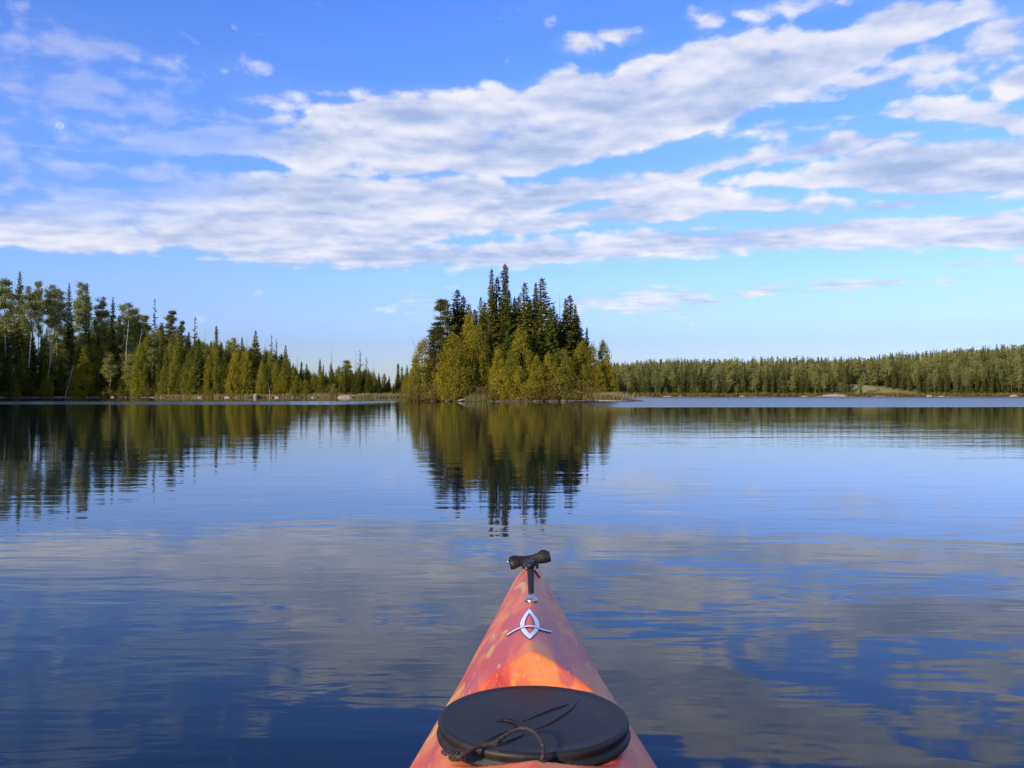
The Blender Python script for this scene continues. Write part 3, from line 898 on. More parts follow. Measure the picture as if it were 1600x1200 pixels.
# leaning pale trunks seen against the dark wood
def pole(px0, y0, px1, y1, dd, r, lab):
    D = 205.
    for _ in range(6): D = shore_y(PX(px0, D)) + dd
    mb = MB(); a = Vector((PX(px0, D), D, ZH(y0, D))); b = Vector((PX(px1, D), D + 1, ZH(y1, D)))
    gz = float(land_h(np.array([a.x]), np.array([D]))[0])
    d = (a - b).normalized(); k = (a.z - gz + .3) / max(.2, -d.z); root = Vector((a.x + (a.x - b.x) * .2, D, gz - .3))
    mb.tube([root, root.lerp(b, .35) + Vector((.1, 0, 0)), root.lerp(b, .7) + Vector((-.08, 0, 0)), b], [r * 1.2, r, r * .8, r * .4], 7)
    for q in range(7):
        p = root.lerp(b, .5 + .07 * q); a_ = q * 2.4
        mb.tube([p, p + Vector((math.cos(a_) * .8, math.sin(a_) * .8, .5))], [r * .25, .012], 4)
    tag(link('leaning_trunk', mb.mesh('leaning_trunk', M_white)), lab, 'tree trunk', 'pale trunks of the left shore')


pole(73, 545, 88, 470, 2.2, .09, 'long white trunk leaning right, leftmost pale trunk of the dark wood')
pole(193, 553, 198, 500, 2.0, .10, 'straight upright white birch trunk in the left forest')
pole(206, 553, 219, 515, 2.2, .075, 'short white trunk leaning right beside the straight white one')
pole(103, 600, 112, 570, .8, .11, 'thick pale trunk leaning right at the waterline of the dark bank')
pole(335, 610, 334, 572, 1.5, .07, 'thin white trunk left of the two big green cedars')
pole(421, 616, 416, 588, .8, .08, 'pale broken trunk leaning left on the grassy shore')
pole(516, 612, 521, 600, .8, .08, 'short pale log leaning in the shore thicket left of the boulder')

# ------------------------------------------------------------------ right shore hillside
RSX = [900, 955, 975, 1000, 1030, 1060, 1100, 1150, 1200, 1250, 1300, 1340, 1380, 1400, 1430, 1460, 1500, 1550, 1600, 1800]
RSY = [570, 566, 565, 562, 560, 559, 561, 559, 556, 557, 559, 557, 554, 550, 549, 546, 543, 539, 534, 525]


def low_conifer(seed, h, r):
    return spruce_leaves(seed, h, r, ragged=.45, power=.7, step=.62, nb=5, twig=.8, tstep=.5, base=.04)


LOW = {'spruce': [], 'birch': [], 'cedar': []}
for i in range(5):
    H = 12.
    LOW['spruce'].append((H, low_conifer(200 + i, H, 1.35 + .12 * i), M_hill))
for i in range(4):
    gg = np.random.default_rng(300 + i); H = 11.
    LOW['birch'].append((H, birch_leaves(300 + i, H, 2.0, .3, 34, 20, .45), M_hillb))
for i in range(3):
    LOW['cedar'].append((8., cedar_leaves(320 + i, 8, 1.6, 60, 14, .5), M_hill))


def stem_quads(H, r):
    """a slender four-sided stem as pointed faces, bright enough to read as a pale trunk"""
    C = []; L = []; W = []
    for a in (0, math.pi / 2):
        C.append((0, 0, H * .42)); L.append((0, 0, H * .46)); W.append((math.cos(a) * r, math.sin(a) * r, 0))
    return np.array(C), np.array(L), np.array(W)


def low_mesh(kind, v):
    H, (C, L, W), mat = LOW[kind][v]
    me = diamonds(NAMES[kind] + '_far', C, L, W, mat)
    mb = MB(); mb.tube([(0, 0, -.3), (0, 0, H * .5), (0, 0, H * .96)], [.08, .05, .02], 5)
    n0_ = len(me.vertices)
    sm = MB(); sm.v = [tuple(q.co) for q in me.vertices]; sm.f = [tuple(p.vertices) for p in me.polygons]
    npoly = len(sm.f)
    sm.v += mb.v; sm.f += [tuple(i + n0_ for i in f) for f in mb.f]
    out_ = sm.mesh(NAMES[kind] + '_far', [mat, M_dead if kind == 'birch' else M_bark], False)
    mi = np.zeros(len(out_.polygons), np.int32); mi[npoly:] = 1
    out_.polygons.foreach_set('material_index', mi)
    return H, out_


LOWM = {k: [low_mesh(k, i) for i in range(len(v))] for k, v in LOW.items()}
g = random.Random(23)
spots = []
for it in range(60000):
    if len(spots) >= 2500: break
    x = g.uniform(14, 205)
    base_y = float(np.interp(x, [p[0] for p in SHORE[15:26]], [p[1] for p in SHORE[15:26]]))
    y = base_y + 2 + 100 * g.random() ** 1.25
    px = 800 + x / y * F
    if px < 925 or px > 1690: continue
    if ((x - 112) / 10.5) ** 2 + ((y - 271) / 13) ** 2 < 1: continue
    sep2 = (1.2 + (y - base_y) * .008) ** 2
    if any((x - a) ** 2 + (y - b) ** 2 < sep2 for a, b, *_ in spots): continue
    z = float(land_h(np.array([x]), np.array([y]))[0])
    cap = ZH(float(np.interp(px, RSX, RSY)) + g.uniform(-2.5, 6), y) - z
    if cap < 3: continue
    k = g.choices(['spruce', 'birch', 'cedar'], [.56, .28, .16])[0]
    h = min(cap, g.uniform(4.2, 10) * (1.12 if k == 'birch' else 1))
    if y - base_y < 5: h = min(h, g.uniform(3, 8.5))
    spots.append((x, y, z, h, k, g.randrange(len(LOW[k])), g.uniform(0, 6.28), g.uniform(.68, .95), y - base_y))
spots.sort(key=lambda s: s[8])
FARLAB = {'spruce': 'small dark spruce in the front rows of the wooded hillside across the lake', 'birch': 'pale leafy birch in the front rows of the wooded hillside across the lake',
          'cedar': 'green cedar in the front rows of the wooded hillside across the lake'}
acc = {'spruce': [[], [], []], 'birch': [[], [], []], 'cedar': [[], [], []]}
for n, (x, y, z, h, k, v, rz, wd, _) in enumerate(spots):
    if n < 200:
        H, me = LOWM[k][v]
        o = link(NAMES[k], me); o.location = (x, y, z - .2); o.rotation_euler = (0, 0, rz)
        s = h / H; o.scale = (wd * s ** .6, wd * s ** .6, s)
        tag(o, FARLAB[k], CATS[k], k + ' trees in the front rows of the far hillside')
    else:
        H, (C, L, W), _m = LOW[k][v]
        s = np.array([wd * (h / H) ** .6, wd * (h / H) ** .6, h / H]); c, s_ = math.cos(rz), math.sin(rz)
        Rm_ = np.array([[c, -s_, 0], [s_, c, 0], [0, 0, 1]]).T
        for a_, q, add in zip(acc[k], (C, L, W), ((x, y, z - .2), (0, 0, 0), (0, 0, 0))): a_.append((q * s) @ Rm_ + add)
# everything further up the hill reads as one mass of wood
allv = []; mats = []; total = 0; mi = []
for j, k in enumerate(('spruce', 'birch', 'cedar')):
    C, L, W = (np.concatenate(a_) for a_ in acc[k])
    v = np.empty((len(C), 4, 3), np.float32); v[:, 0] = C - L; v[:, 1] = C + W; v[:, 2] = C + L; v[:, 3] = C - W
    allv.append(v.reshape(-1, 3)); mi.append(np.full(len(C), 1 if k == 'birch' else 0)); total += len(C)
me = mesh_np('distant_forest', np.concatenate(allv), np.arange(total * 4), np.full(total, 4), [M_hill, M_hillb])
me.polygons.foreach_set('material_index', np.concatenate(mi).astype(np.int32))
tag(link('distant_forest', me), 'mass of mixed trees covering the hillside across the lake behind its front rows', 'forest', kind='stuff')

# ------------------------------------------------------------------ rocks, logs, grass
M_rock, t, b = material('granite', .85, .25)
n = nnoise(t, t.nodes.new('ShaderNodeNewGeometry').outputs['Position'], 3.0, 6, .7)
t.links.new(nramp(t, n, [(.3, (.16, .12, .10)), (.5, (.30, .24, .20)), (.7, (.45, .38, .32))]), b.inputs['Base Color'])
M_dark, t, b = material('wet_rock', .6, .4)
n = nnoise(t, t.nodes.new('ShaderNodeNewGeometry').outputs['Position'], 4.0, 6, .7)
t.links.new(nramp(t, n, [(.3, (.03, .022, .02)), (.5, (.09, .06, .05)), (.7, (.22, .16, .13))]), b.inputs['Base Color'])


def rock_mesh(seed, mat):
    rows = []; nn = 14
    for i in range(9):
        th = math.pi * i / 8
        r = []
        for j in range(nn):
            a = 2 * math.pi * j / nn
            d = Vector((math.sin(th) * math.cos(a), math.sin(th) * math.sin(a), math.cos(th)))
            k = 1 + .32 * mnoise.noise(d * 1.4 + Vector((seed * 7, 0, 0))) + .12 * mnoise.noise(d * 4 + Vector((seed * 3, 1, 0)))
            r.append(d * k)
        rows.append(r)
    mb = MB(); mb.grid(rows, True)
    return mb.mesh('rock', mat, False)


RK = [rock_mesh(i, M_rock) for i in range(3)]; RD = [rock_mesh(i + 5, M_dark) for i in range(3)]


def rock(x, y, s, z, meshes, name, lab, group, rz=0.):
    o = link(name, meshes[int(abs(x * 13)) % 3]); o.location = (x, y, z); o.scale = s; o.rotation_euler = (0, 0, rz)
    return tag(o, lab, name.replace('_', ' '), group)


D = 193.6; rock(PX(540, D), D, (1.7, .9, .42), .12, RK, 'boulder', 'pale rounded boulder on the grassy left shore', None)
D = 193.5; rock(PX(548, D), D, (.9, .6, .3), .0, RD, 'rock', 'low dark rock touching the right side of the pale boulder', None)
D = 196.5; rock(PX(399, D), D, (.45, .4, .55), .3, RK, 'rock', 'pinkish upright rock under the big cone-shaped spruce', None)
D = 212; rock(PX(197, D), D, (.4, .3, .22), .1, RD, 'rock', 'small pale rock in front of the dark left bank', None)
D = 260; rock(PX(1306, D), D, (4.0, 1.6, .75), .1, RK, 'rock_ledge', 'long pinkish rock ledge at the water below the grassy clearing', None)
D = 259; rock(PX(1452, D), D, (.9, .5, .5), .1, RK, 'rock', 'small white rock at the water left of centre of the right-hand shore', None)
D = 258; rock(PX(1584, D), D, (1.3, .5, .5), .1, RK, 'rock', 'white rock at the water near the right edge', None)
g = random.Random(9)
for i in range(26):
    px = 700 + i * 11.2 + g.uniform(-4, 4); D = ISY - 8.7 + (2.4 if px > 930 else 0) + .8 * abs(px - 810) / 150 + g.uniform(-.1, .3)
    if px > 930: D = 99.4 + g.uniform(-.1, .5)
    rock(PX(px, D), D, (g.uniform(.25, .8), .35, g.uniform(.1, .22)), .06, RD, 'shore_rock', 'low dark rock in the line of stones along the front of the island', 'dark stones along the island front', g.uniform(-.4, .4))
for i in range(34):
    x = 36 + i * 4.6 + g.uniform(-1.5, 1.5); y = float(np.interp(x, [p[0] for p in SHORE[15:26]], [p[1] for p in SHORE[15:26]])) - .3
    rock(x, y, (g.uniform(.5, 1.5), .5, g.uniform(.12, .3)), .05, RK if g.random() < .12 else RD, 'shore_rock', 'low rock in the line of stones along the shore below the far hillside', 'stones along the far shore', g.uniform(-.4, .4))

for i in range(30):
    x = g.uniform(-118, -14); y = shore_y(x) - g.uniform(-.3, .6)
    if abs(x + 36.3) < 2.5 or abs(x + 56) < 2: continue
    rock(x, y, (g.uniform(.25, .9), .4, g.uniform(.1, .26)), .04, RD if g.random() < .7 else RK, 'shore_rock', 'low rock at the waterline along the grassy and dark left shore', 'stones along the left shore', g.uniform(-.4, .4))


def log(px0, y0, px1, y1, D, r, lab):
    mb = MB(); a = Vector((PX(px0, D), D, ZH(y0, D))); b = Vector((PX(px1, D), D + .6, ZH(y1, D)))
    mb.tube([a, a.lerp(b, .5) + Vector((0, 0, -.03)), b], [r, r * .85, r * .5], 7)
    mb.tube([a.lerp(b, .6), a.lerp(b, .6) + Vector((.2, 0, .35))], [r * .4, .01], 4)
    tag(link('driftwood_log', mb.mesh('driftwood_log', M_dead)), lab, 'driftwood')


log(716, 626, 742, 619, 98.1, .09, 'pale driftwood log slanting out of the water below the widest cedar of the island')
log(936, 626, 992, 626.5, 98.6, .10, 'long grey driftwood log lying on the stony right toe of the island')
log(800, 623, 794, 609, 98.2, .06, 'short pale stick standing up from the bank under the central cedars of the island')
log(421, 622, 428, 617, 193.2, .10, 'short pale driftwood stick in the water off the grassy shore')


def grass(name, pts, hmin, hmax, mat, lab, seed, w=.035):
    gg = np.random.default_rng(seed); P = np.asarray(pts); n = len(P)
    h = gg.uniform(hmin, hmax, n)
    L = np.stack([gg.normal(size=n) * .16 * h, gg.normal(size=n) * .16 * h, h / 2], 1)
    a = gg.uniform(0, 6.28, n); W = np.stack([np.cos(a), np.sin(a), np.zeros(n)], 1) * w
    C = P + L * np.array([1, 1, .9])
    return tag(link(name, diamonds(name, C, L, W, mat)), lab, 'grass', kind='stuff')


gg = np.random.default_rng(4)
n = 52000
X = gg.uniform(-84, -8, n); Y = np.interp(X, [p[0] for p in SHORE], [p[1] for p in SHORE]) + gg.uniform(-.8, 5.5, n)
Z = land_h(X, Y); k = Z > -.12
grass('shore_grass', np.stack([X, Y, Z], 1)[k], .35, .95, M_grass, 'pale yellow-green grass fringing the sunny left shore', 1, .05)
n = 26000
a = gg.uniform(0, 6.28, n); rr = gg.uniform(.86, 1.05, n)
X = ISX + 11.9 * rr * np.cos(a); Y = ISY + 8.5 * rr * np.sin(a)
m_ = (np.sin(X * 1.3) + np.sin(X * 3.1 + 2) * .6 + (X > 4) * .9 > .1) & (Y < ISY)
X, Y = X[m_], Y[m_]; Z = isl_h(X, Y); k = Z > -.05
grass('island_grass', np.stack([X, Y, Z], 1)[k], .25, .85, M_grass, 'straw coloured grass on the front bank of the island', 2, .022)
n = 5000
X = gg.normal(9.6, 1.7, n); Y = 99.9 + gg.uniform(-.4, 2.2, n); Z = np.maximum(isl_h(X, Y), 0)
grass('pale_grass', np.stack([X, Y, Z], 1), .4, 1.0, M_grass, 'pale grass on the low right end of the island', 3, .022)
n = 1100
X = gg.normal(-3.6, .75, n); Y = 98.4 + gg.uniform(-.5, 1.1, n); Z = np.zeros(n)
grass('green_reeds', np.stack([X, Y, Z], 1), .3, .95, M_reed, 'green reeds standing in the water left of the island middle', 5, .022)
n = 9000
X = gg.uniform(36, 200, n); Y = np.interp(X, [p[0] for p in SHORE[15:26]], [p[1] for p in SHORE[15:26]]) + gg.uniform(0, 3, n); Z = land_h(X, Y); k = Z > 0
grass('far_shore_grass', np.stack([X, Y, Z], 1)[k], .4, 1.3, M_shrub, 'brownish scrub along the foot of the far hillside', 6, .09)

# ------------------------------------------------------------------ moon
mm = bpy.data.materials.new('moon_surface'); mm.use_nodes = True; t = mm.node_tree
t.nodes.clear()
mo = t.nodes.new('ShaderNodeOutputMaterial'); tb = t.nodes.new('ShaderNodeBsdfTransparent'); db = t.nodes.new('ShaderNodeBsdfDiffuse'); ad = t.nodes.new('ShaderNodeAddShader')
mt = t.nodes.new('ShaderNodeTexCoord')
t.links.new(nramp(t, nnoise(t, mt.outputs['Object'], .09, 4, .6), [(.35, (.05, .045, .055)), (.65, (.11, .10, .11))]), db.inputs[0])
t.links.new(tb.outputs[0], ad.inputs[0]); t.links.new(db.outputs[0], ad.inputs[1]); t.links.new(ad.outputs[0], mo.inputs[0])
D = 9000.
mb = MB(); rM = 6.3 / F * D
mb.grid([[(rM * math.sin(math.pi * i / 24) * math.cos(2 * math.pi * j / 32), rM * math.sin(math.pi * i / 24) * math.sin(2 * math.pi * j / 32), rM * math.cos(math.pi * i / 24)) for j in range(32)] for i in range(25)], True)
moon = tag(link('moon', mb.mesh('moon', mm)), 'pale daytime moon high in the left sky', 'moon')
moon.location = (PX(91, D), D, ZH(195, D))

# ------------------------------------------------------------------ kayak
KX = [-1.95, -1.85, -1.6, -.9, -.3, .3, .7, 1.0, 1.38, 1.78, 2.29, 2.60, 2.64, 2.665, 2.68, 2.69]
KW = [.004, .03, .09, .215, .28, .29, .272, .245, .197, .138, .081, .048, .042, .032, .019, .006]
KYR = [-1.95, -1.0, -.4, .9, 1.0, 1.22, 1.45, 1.6, 1.9, 2.3, 2.5, 2.62, 2.69]
KR = [.34, .27, .27, .325, .335, .346, .372, .386, .390, .376, .358, .343, .326]
KYS = [-1.95, -1.0, .5, 1.38, 1.9, 2.4, 2.62, 2.69]
KS = [.30, .22, .23, .262, .285, .295, .300, .29]


def axis_x(y): return .0115 + .0158 * y      # centre line of the boat


def kw(y): return float(np.interp(y, KX, KW))


def sm(y, X, Z):
    return float(np.mean([np.interp(y + o_, X, Z) for o_ in (-.06, -.03, 0, .03, .06)])) if -1.8 < y < 2.56 else float(np.interp(y, X, Z))


HC = (axis_x(1.394), 1.394)
LIDR = .149


def deck_z(dx, y, w=None):
    """deck height at dx from the centre line; carries the facet and the well of the hatch"""
    w = w or sm(y, KX, KW); zs = sm(y, KYS, KS); zr = sm(y, KYR, KR)
    q = min(1., abs(dx) / w); c = math.sqrt(max(0, 1 - q * q))
    z = zs + (zr - zs) * (.35 * c ** 1.25 + .65 * (1 - q ** 1.25))
    if 1.1 < y < 1.8:
        fl = .317
        r = math.hypot(dx, y - HC[1])
        if y > HC[1]:
            Wz = fl + max(0., y - HC[1] - .146) * .98 + max(0, r - .17) * .12
        else:
            Wz = fl + max(0., r - .160) * 3.4
        k = .006
        hh = max(k - abs(z - Wz), 0) / k
        z = min(z, Wz) - hh * hh * k * .25
    return z


def kayak_mat():
    m, t, b = material('mottled_plastic', .34, .28)
    tcx = t.nodes.new('ShaderNodeTexCoord'); ob = tcx.outputs['Object']
    a = nnoise(t, nmap(t, ob, (7, 2.6, 5), (5.1, 3.3, 0), (0, 0, R(-18))), 1.0, 5, .55, 1.3)
    a2 = nnoise(t, nmap(t, ob, (9, 3.0, 6), (4.3, 1.2, 0), (0, 0, R(22))), 1.0, 3, .5, 1.0)
    c1 = nramp(t, a, [(.34, (.50, .035, .030)), (.47, (.64, .085, .035)), (.58, (.72, .19, .045)), (.75, (.72, .25, .055))])
    c2 = nmix(t, a2.ss(.52, .64) * .8, c1, (.43, .048, .065))
    sp = nnoise(t, nmap(t, ob, (14, 5, 9), (3.3, 2.1, 0), (0, 0, R(-30))), 1.0, 2, .5, .8)
    c3 = nmix(t, sp.ss(.63, .70) * .8, c2, (.70, .38, .07))
    speck = nnoise(t, ob, 260, 2, .6)
    scf = nnoise(t, nmap(t, ob, (90, 5, 60), (0, 0, 0), (0, 0, R(35))), 1.0, 3, .6)
    scf2 = nnoise(t, nmap(t, ob, (80, 6, 60), (5, 3, 0), (0, 0, R(-50))), 1.0, 3, .6)
    c3 = nmix(t, (scf.ss(.66, .72) + scf2.ss(.67, .72)).clamp() * .28, c3, (.80, .55, .45))
    c4 = nmix(t, (speck - .5).ab() * 1.1, c3, (.75, .45, .30))
    t.links.new(c4, b.inputs['Base Color'])
    scr = nnoise(t, nmap(t, ob, (40, 160, 40)), 1.0, 3, .6)
    t.links.new((scr * .22 + .26).s, b.inputs['Roughness'])
    bmp = t.nodes.new('ShaderNodeBump'); bmp.inputs['Strength'].default_value = .25; bmp.inputs['Distance'].default_value = .002
    t.links.new((nnoise(t, ob, 18, 4, .6) + scr * .15).s, bmp.inputs['Height']); t.links.new(bmp.outputs[0], b.inputs['Normal'])
    return m


M_kayak = kayak_mat()
M_rubber, t, b = material('black_rubber', .5, .3)
tcx = t.nodes.new('ShaderNodeTexCoord')
n = nnoise(t, tcx.outputs['Object'], 22, 6, .65)
t.links.new(nramp(t, n, [(.35, (.011, .009, .008)), (.6, (.024, .020, .018)), (.75, (.05, .043, .038))]), b.inputs['Base Color'])
t.links.new((n * .35 + .33).s, b.inputs['Roughness'])
bmp = t.nodes.new('ShaderNodeBump'); bmp.inputs['Strength'].default_value = .2; bmp.inputs['Distance'].default_value = .002
t.links.new(nnoise(t, tcx.outputs['Object'], 60, 4, .6).s, bmp.inputs['Height']); t.links.new(bmp.outputs[0], b.inputs['Normal'])
M_web, t, b = material('black_webbing', .8, .2)
wv = t.nodes.new('ShaderNodeTexWave'); wv.inputs['Scale'].default_value = 90
t.links.new(nramp(t, wv.outputs[1], [(0, (.008, .008, .008)), (1, (.03, .03, .028))]), b.inputs['Base Color'])
M_cord, t, b = material('cord', .7, .25)
tcx = t.nodes.new('ShaderNodeTexCoord')
n = nnoise(t, tcx.outputs['Object'], 220, 2, .5)
t.links.new(nramp(t, n, [(.35, (.02, .015, .013)), (.65, (.075, .055, .045))]), b.inputs['Base Color'])
M_steel, t, b = material('steel', .22, .5); b.inputs['Metallic'].default_value = 1
n = nnoise(t, None, 30, 3, .5); t.links.new(nramp(t, n, [(.3, (.45, .44, .42)), (.7, (.7, .69, .66))]), b.inputs['Base Color'])
M_decal, t, b = material('white_decal', .35, .5)
n = nnoise(t, t.nodes.new('ShaderNodeTexCoord').outputs['Object'], 60, 3, .5); t.links.new(nramp(t, n, [(.3, (.66, .67, .80)), (.7, (.80, .80, .88))]), b.inputs['Base Color'])
M_line, t, b = material('dark_decal_edge', .4, .5)
n = nnoise(t, t.nodes.new('ShaderNodeTexCoord').outputs['Object'], 60, 3, .5); t.links.new(nramp(t, n, [(.3, (.02, .02, .05)), (.7, (.05, .05, .09))]), b.inputs['Base Color'])
M_inside, t, b = material('dark_interior', .6, .3)
n = nnoise(t, t.nodes.new('ShaderNodeTexCoord').outputs['Object'], 8, 3, .5); t.links.new(nramp(t, n, [(.3, (.015, .013, .012)), (.7, (.04, .03, .028))]), b.inputs['Base Color'])

kay = tag(empty('kayak', (0, 0, 0)), 'mottled red, orange and yellow kayak whose bow points at the wooded island', 'kayak')
sts = list(np.arange(-1.95, .9, .05)) + list(np.arange(.9, 1.12, .02)) + list(np.arange(1.12, 1.72, .0045)) + list(np.arange(1.72, 2.59, .02)) + [2.60, 2.62, 2.64, 2.652, 2.663, 2.672, 2.68, 2.686, 2.69]
NT = 130
CK = (.20, .42, .27)    # cockpit half width, half length, centre y
rows = []; keep = []
for y in sts:
    w = sm(y, KX, KW) if y < 2.5 else kw(y)
    row = []
    for j in range(NT + 1):
        th = -math.pi / 2 + math.pi * j / NT
        dx = w * math.sin(th)
        row.append((axis_x(y) + dx, y, deck_z(dx, y, w)))
    rows.append(row)
mb = MB(); mb.grid(rows)
ff = []
for f in mb.f:
    c = [sum(mb.v[i][k] for i in f) / 4 for k in range(2)]
    if ((c[0] - axis_x(CK[2])) / CK[0]) ** 2 + ((c[1] - CK[2]) / CK[1]) ** 2 < 1: continue
    ff.append(f)
mb.f = ff
link('deck', mb.mesh('deck', M_kayak), kay)
# hull below the sheer: flared V sections down to the keel
rows = []
for y in list(np.arange(-1.95, 2.6, .06)) + [2.61, 2.64, 2.66, 2.675, 2.69]:
    w = sm(y, KX, KW) if y < 2.5 else kw(y)
    zs = sm(y, KYS, KS); kz = -.09 + .37 * max(0, (y - 1.8) / .89) ** 3 + .37 * max(0, (-1.1 - y) / .85) ** 3
    row = []
    for j in range(25):
        a = -1 + 2 * j / 24
        q = abs(a)
        xx = math.copysign(w * (1 - (1 - q) ** 1.9) ** .75 if q < 1 else w, a)
        zz_ = kz + (zs - kz) * q ** 1.7
        row.append((axis_x(y) + xx, y, zz_))
    rows.append(row)
mb = MB(); mb.grid(rows)
hull = link('hull', mb.mesh('hull', M_kayak), kay)
# cockpit rim and seat (behind the photographer's lens, for views from the side)
mb = MB()
pts = []
for k in range(49):
    a = 2 * math.pi * k / 48; y = CK[2] + (CK[1] + .01) * math.sin(a); dx = (CK[0] + .01) * math.cos(a)
    pts.append((axis_x(CK[2]) + dx, y, deck_z(min(dx, kw(y) - .001), y) + .02))
mb.tube(pts, .017, 8, up=(0, 0, 1))
link('cockpit_rim', mb.mesh('cockpit_rim', M_rubber), kay)
mb = MB()
mb.grid([[(axis_x(0) + .17 * a, .02 + .16 * b_, .05 + .05 * a * a + (.22 * max(0, -b_ - .6) if b_ < 0 else .03 * b_)) for a in np.linspace(-1, 1, 9)] for b_ in np.linspace(-1.4, 1, 10)])
link('seat', mb.mesh('seat', M_inside), kay)

# hatch cover
lid_c = (HC[0], HC[1], .317)
LT = .0295
mb = MB()
mb.lathe([(.143, .0), (LIDR + .001, .002), (LIDR + .002, .007), (LIDR - .002, .011), (LIDR - .0035, .0145), (LIDR - .001, .019), (LIDR, .0235), (LIDR - .001, .0270), (LIDR - .004, .0290), (.141, .0293), (.136, .0283), (.120, .0290), (.08, .0305), (.04, .0315), (.001, .0318)], lid_c, 96)
lid = link('hatch_cover', mb.mesh('hatch_cover', M_rubber), kay)


def lid_z(r): return lid_c[2] + float(np.interp(r, [.04, .08, .12, .136, .141], [.0315, .0305, .0290, .0283, .0293]))


def at_plane(px, py, z):
    d = (CAMH - z) * F / (py - HZ)
    return (px - 800) / F * d, d


def ridge(pix, r0, flat=.55):
    """raised moulding on the lid"""
    P = [Vector((*at_plane(*p, .348), 0)) for p in pix]
    # smooth
    Q = []
    for i in range(len(P) - 1):
        for k in range(6):
            t_ = k / 6; p_1 = P[max(i - 1, 0)]; p0_, p1_ = P[i], P[i + 1]; p2_ = P[min(i + 2, len(P) - 1)]
            Q.append(.5 * ((2 * p0_) + (p1_ - p_1) * t_ + (2 * p_1 - 5 * p0_ + 4 * p1_ - p2_) * t_ ** 2 + (3 * p0_ - p_1 - 3 * p1_ + p2_) * t_ ** 3))
    Q.append(P[-1])
    for q in Q: q.z = lid_z(math.hypot(q.x - HC[0], q.y - HC[1])) + r0 * .1
    n_ = len(Q); rad = [max(.0008, r0 * min(1, 3.2 * min(i, n_ - 1 - i) / n_ + .15)) for i in range(n_)]
    mb = MB(); mb.tube(Q, rad, 10, flat=flat, up=(0, 0, 1))
    return mb


Z8 = lambda zx, zy: (620 + zx / 3.72, 1000 + zy / 3.72)
for nm, pp, r0 in (('emblem_ridge', [(730, 468), (810, 435), (900, 398), (960, 378), (1000, 362)], .0036),
                   ('emblem_ridge', [(800, 512), (880, 480), (960, 430), (1010, 390), (1060, 335)], .0036),
                   ('emblem_ridge', [(582, 462), (640, 458), (700, 475), (740, 500), (780, 515)], .0055),
                   ('emblem_ridge', [(520, 572), (570, 545), (640, 520), (690, 495)], .0030),
                   ('emblem_ridge', [(520, 576), (600, 578), (680, 560), (740, 535)], .0030)):
    link(nm, ridge([Z8(*p) for p in pp], r0).mesh(nm, M_rubber), lid)


# cord: comes out of a knot at the left front of the lid, arches over it and dives into the well
def spline(P, m=8):
    P = [Vector(p) for p in P]; Q = []
    for i in range(len(P) - 1):
        a, b_, c, d = P[max(i - 1, 0)], P[i], P[i + 1], P[min(i + 2, len(P) - 1)]
        for k in range(m):
            t_ = k / m
            Q.append(.5 * ((2 * b_) + (c - a) * t_ + (2 * a - 5 * b_ + 4 * c - d) * t_ ** 2 + (3 * b_ - a - 3 * c + d) * t_ ** 3))
    return Q + [P[-1]]


def on(zx, zy, z): return (*at_plane(*Z8(zx, zy), z), z)


cord_o = tag(empty('hatch_tether', on(345, 660, .345)), 'dark brown cord knotted beside the black hatch and arching over it', 'cord')


def child(name, mbd, mat, root):
    me = mbd.mesh(name, mat); loc = np.array(root.location)
    v = np.empty(len(me.vertices) * 3, np.float32); me.vertices.foreach_get('co', v)
    v = v.reshape(-1, 3) - loc; me.vertices.foreach_set('co', v.ravel().astype(np.float32)); me.update()
    return link(name, me, root)


mb = MB()
mb.tube(spline([on(350, 675, .345), on(395, 652, .350), (*on(480, 610, .352)[:2], .352), on(570, 590, .354), on(610, 560, .358), on(670, 522, .364), on(740, 505, .368), on(800, 530, .366), on(838, 580, .362), on(852, 630, .356), on(846, 672, .350), on(842, 700, .342)]), .0028, 8)
child('cord', mb, M_cord, cord_o)
mb = MB()
mb.tube(spline([on(360, 668, .347), on(420, 640, .350), on(500, 606, .351), on(575, 600, .352), on(602, 578, .353)]), .0023, 8)
child('cord_tail', mb, M_cord, cord_o)
mb = MB()
kc = Vector(on(348, 660, .342))
for k in range(5):
    pts = []
    for j in range(17):
        a = 2 * math.pi * j / 16
        pts.append(kc + Vector((-.006 + .0032 * k, .006 * math.cos(a + k), .0065 * math.sin(a + k))) + Vector((.004 * math.sin(2 * a + k), 0, 0)))
    mb.tube(pts, .0022, 7)
mb.tube(spline([kc + Vector((-.012, -.006, .004)), kc + Vector((-.018, -.004, .006)), kc + Vector((-.019, .006, .002)), kc + Vector((-.014, .008, -.002))]), .003, 7)
child('knot', mb, M_cord, cord_o)
mb = MB(); p = on(843, 688, .347)
mb.lathe([(.001, -.008), (.006, -.008), (.0065, -.003), (.005, .0), (.001, .001)], p, 20)
child('cord_anchor', mb, M_rubber, cord_o)

# emblem decal draped on the deck
BASE = {}


def deck_pt(px, py, lift):
    z = .385
    for _ in range(14):
        x, y = at_plane(px, py, z); z = deck_z(x - axis_x(y), y)
    return (x, y, z + lift)


Z6 = lambda zx, zy: (720 + zx / 5.714, 850 + zy / 5.714)


def strip(poly_l, poly_r, lift, sub=5):
    """ribbon between two pixel polylines, draped on the deck"""
    L_ = spline([(*p, 0) for p in poly_l], 6); R_ = spline([(*p, 0) for p in poly_r], 6)
    rows = []
    for a, b_ in zip(L_, R_):
        rows.append([deck_pt(*Z6(*(a.lerp(b_, k / sub)).xy), lift) for k in range(sub + 1)])
    mb = MB(); mb.grid(rows); return mb


def grow(poly, c, k): return [(c[0] + (x - c[0]) * k, c[1] + (y - c[1]) * k) for x, y in poly]


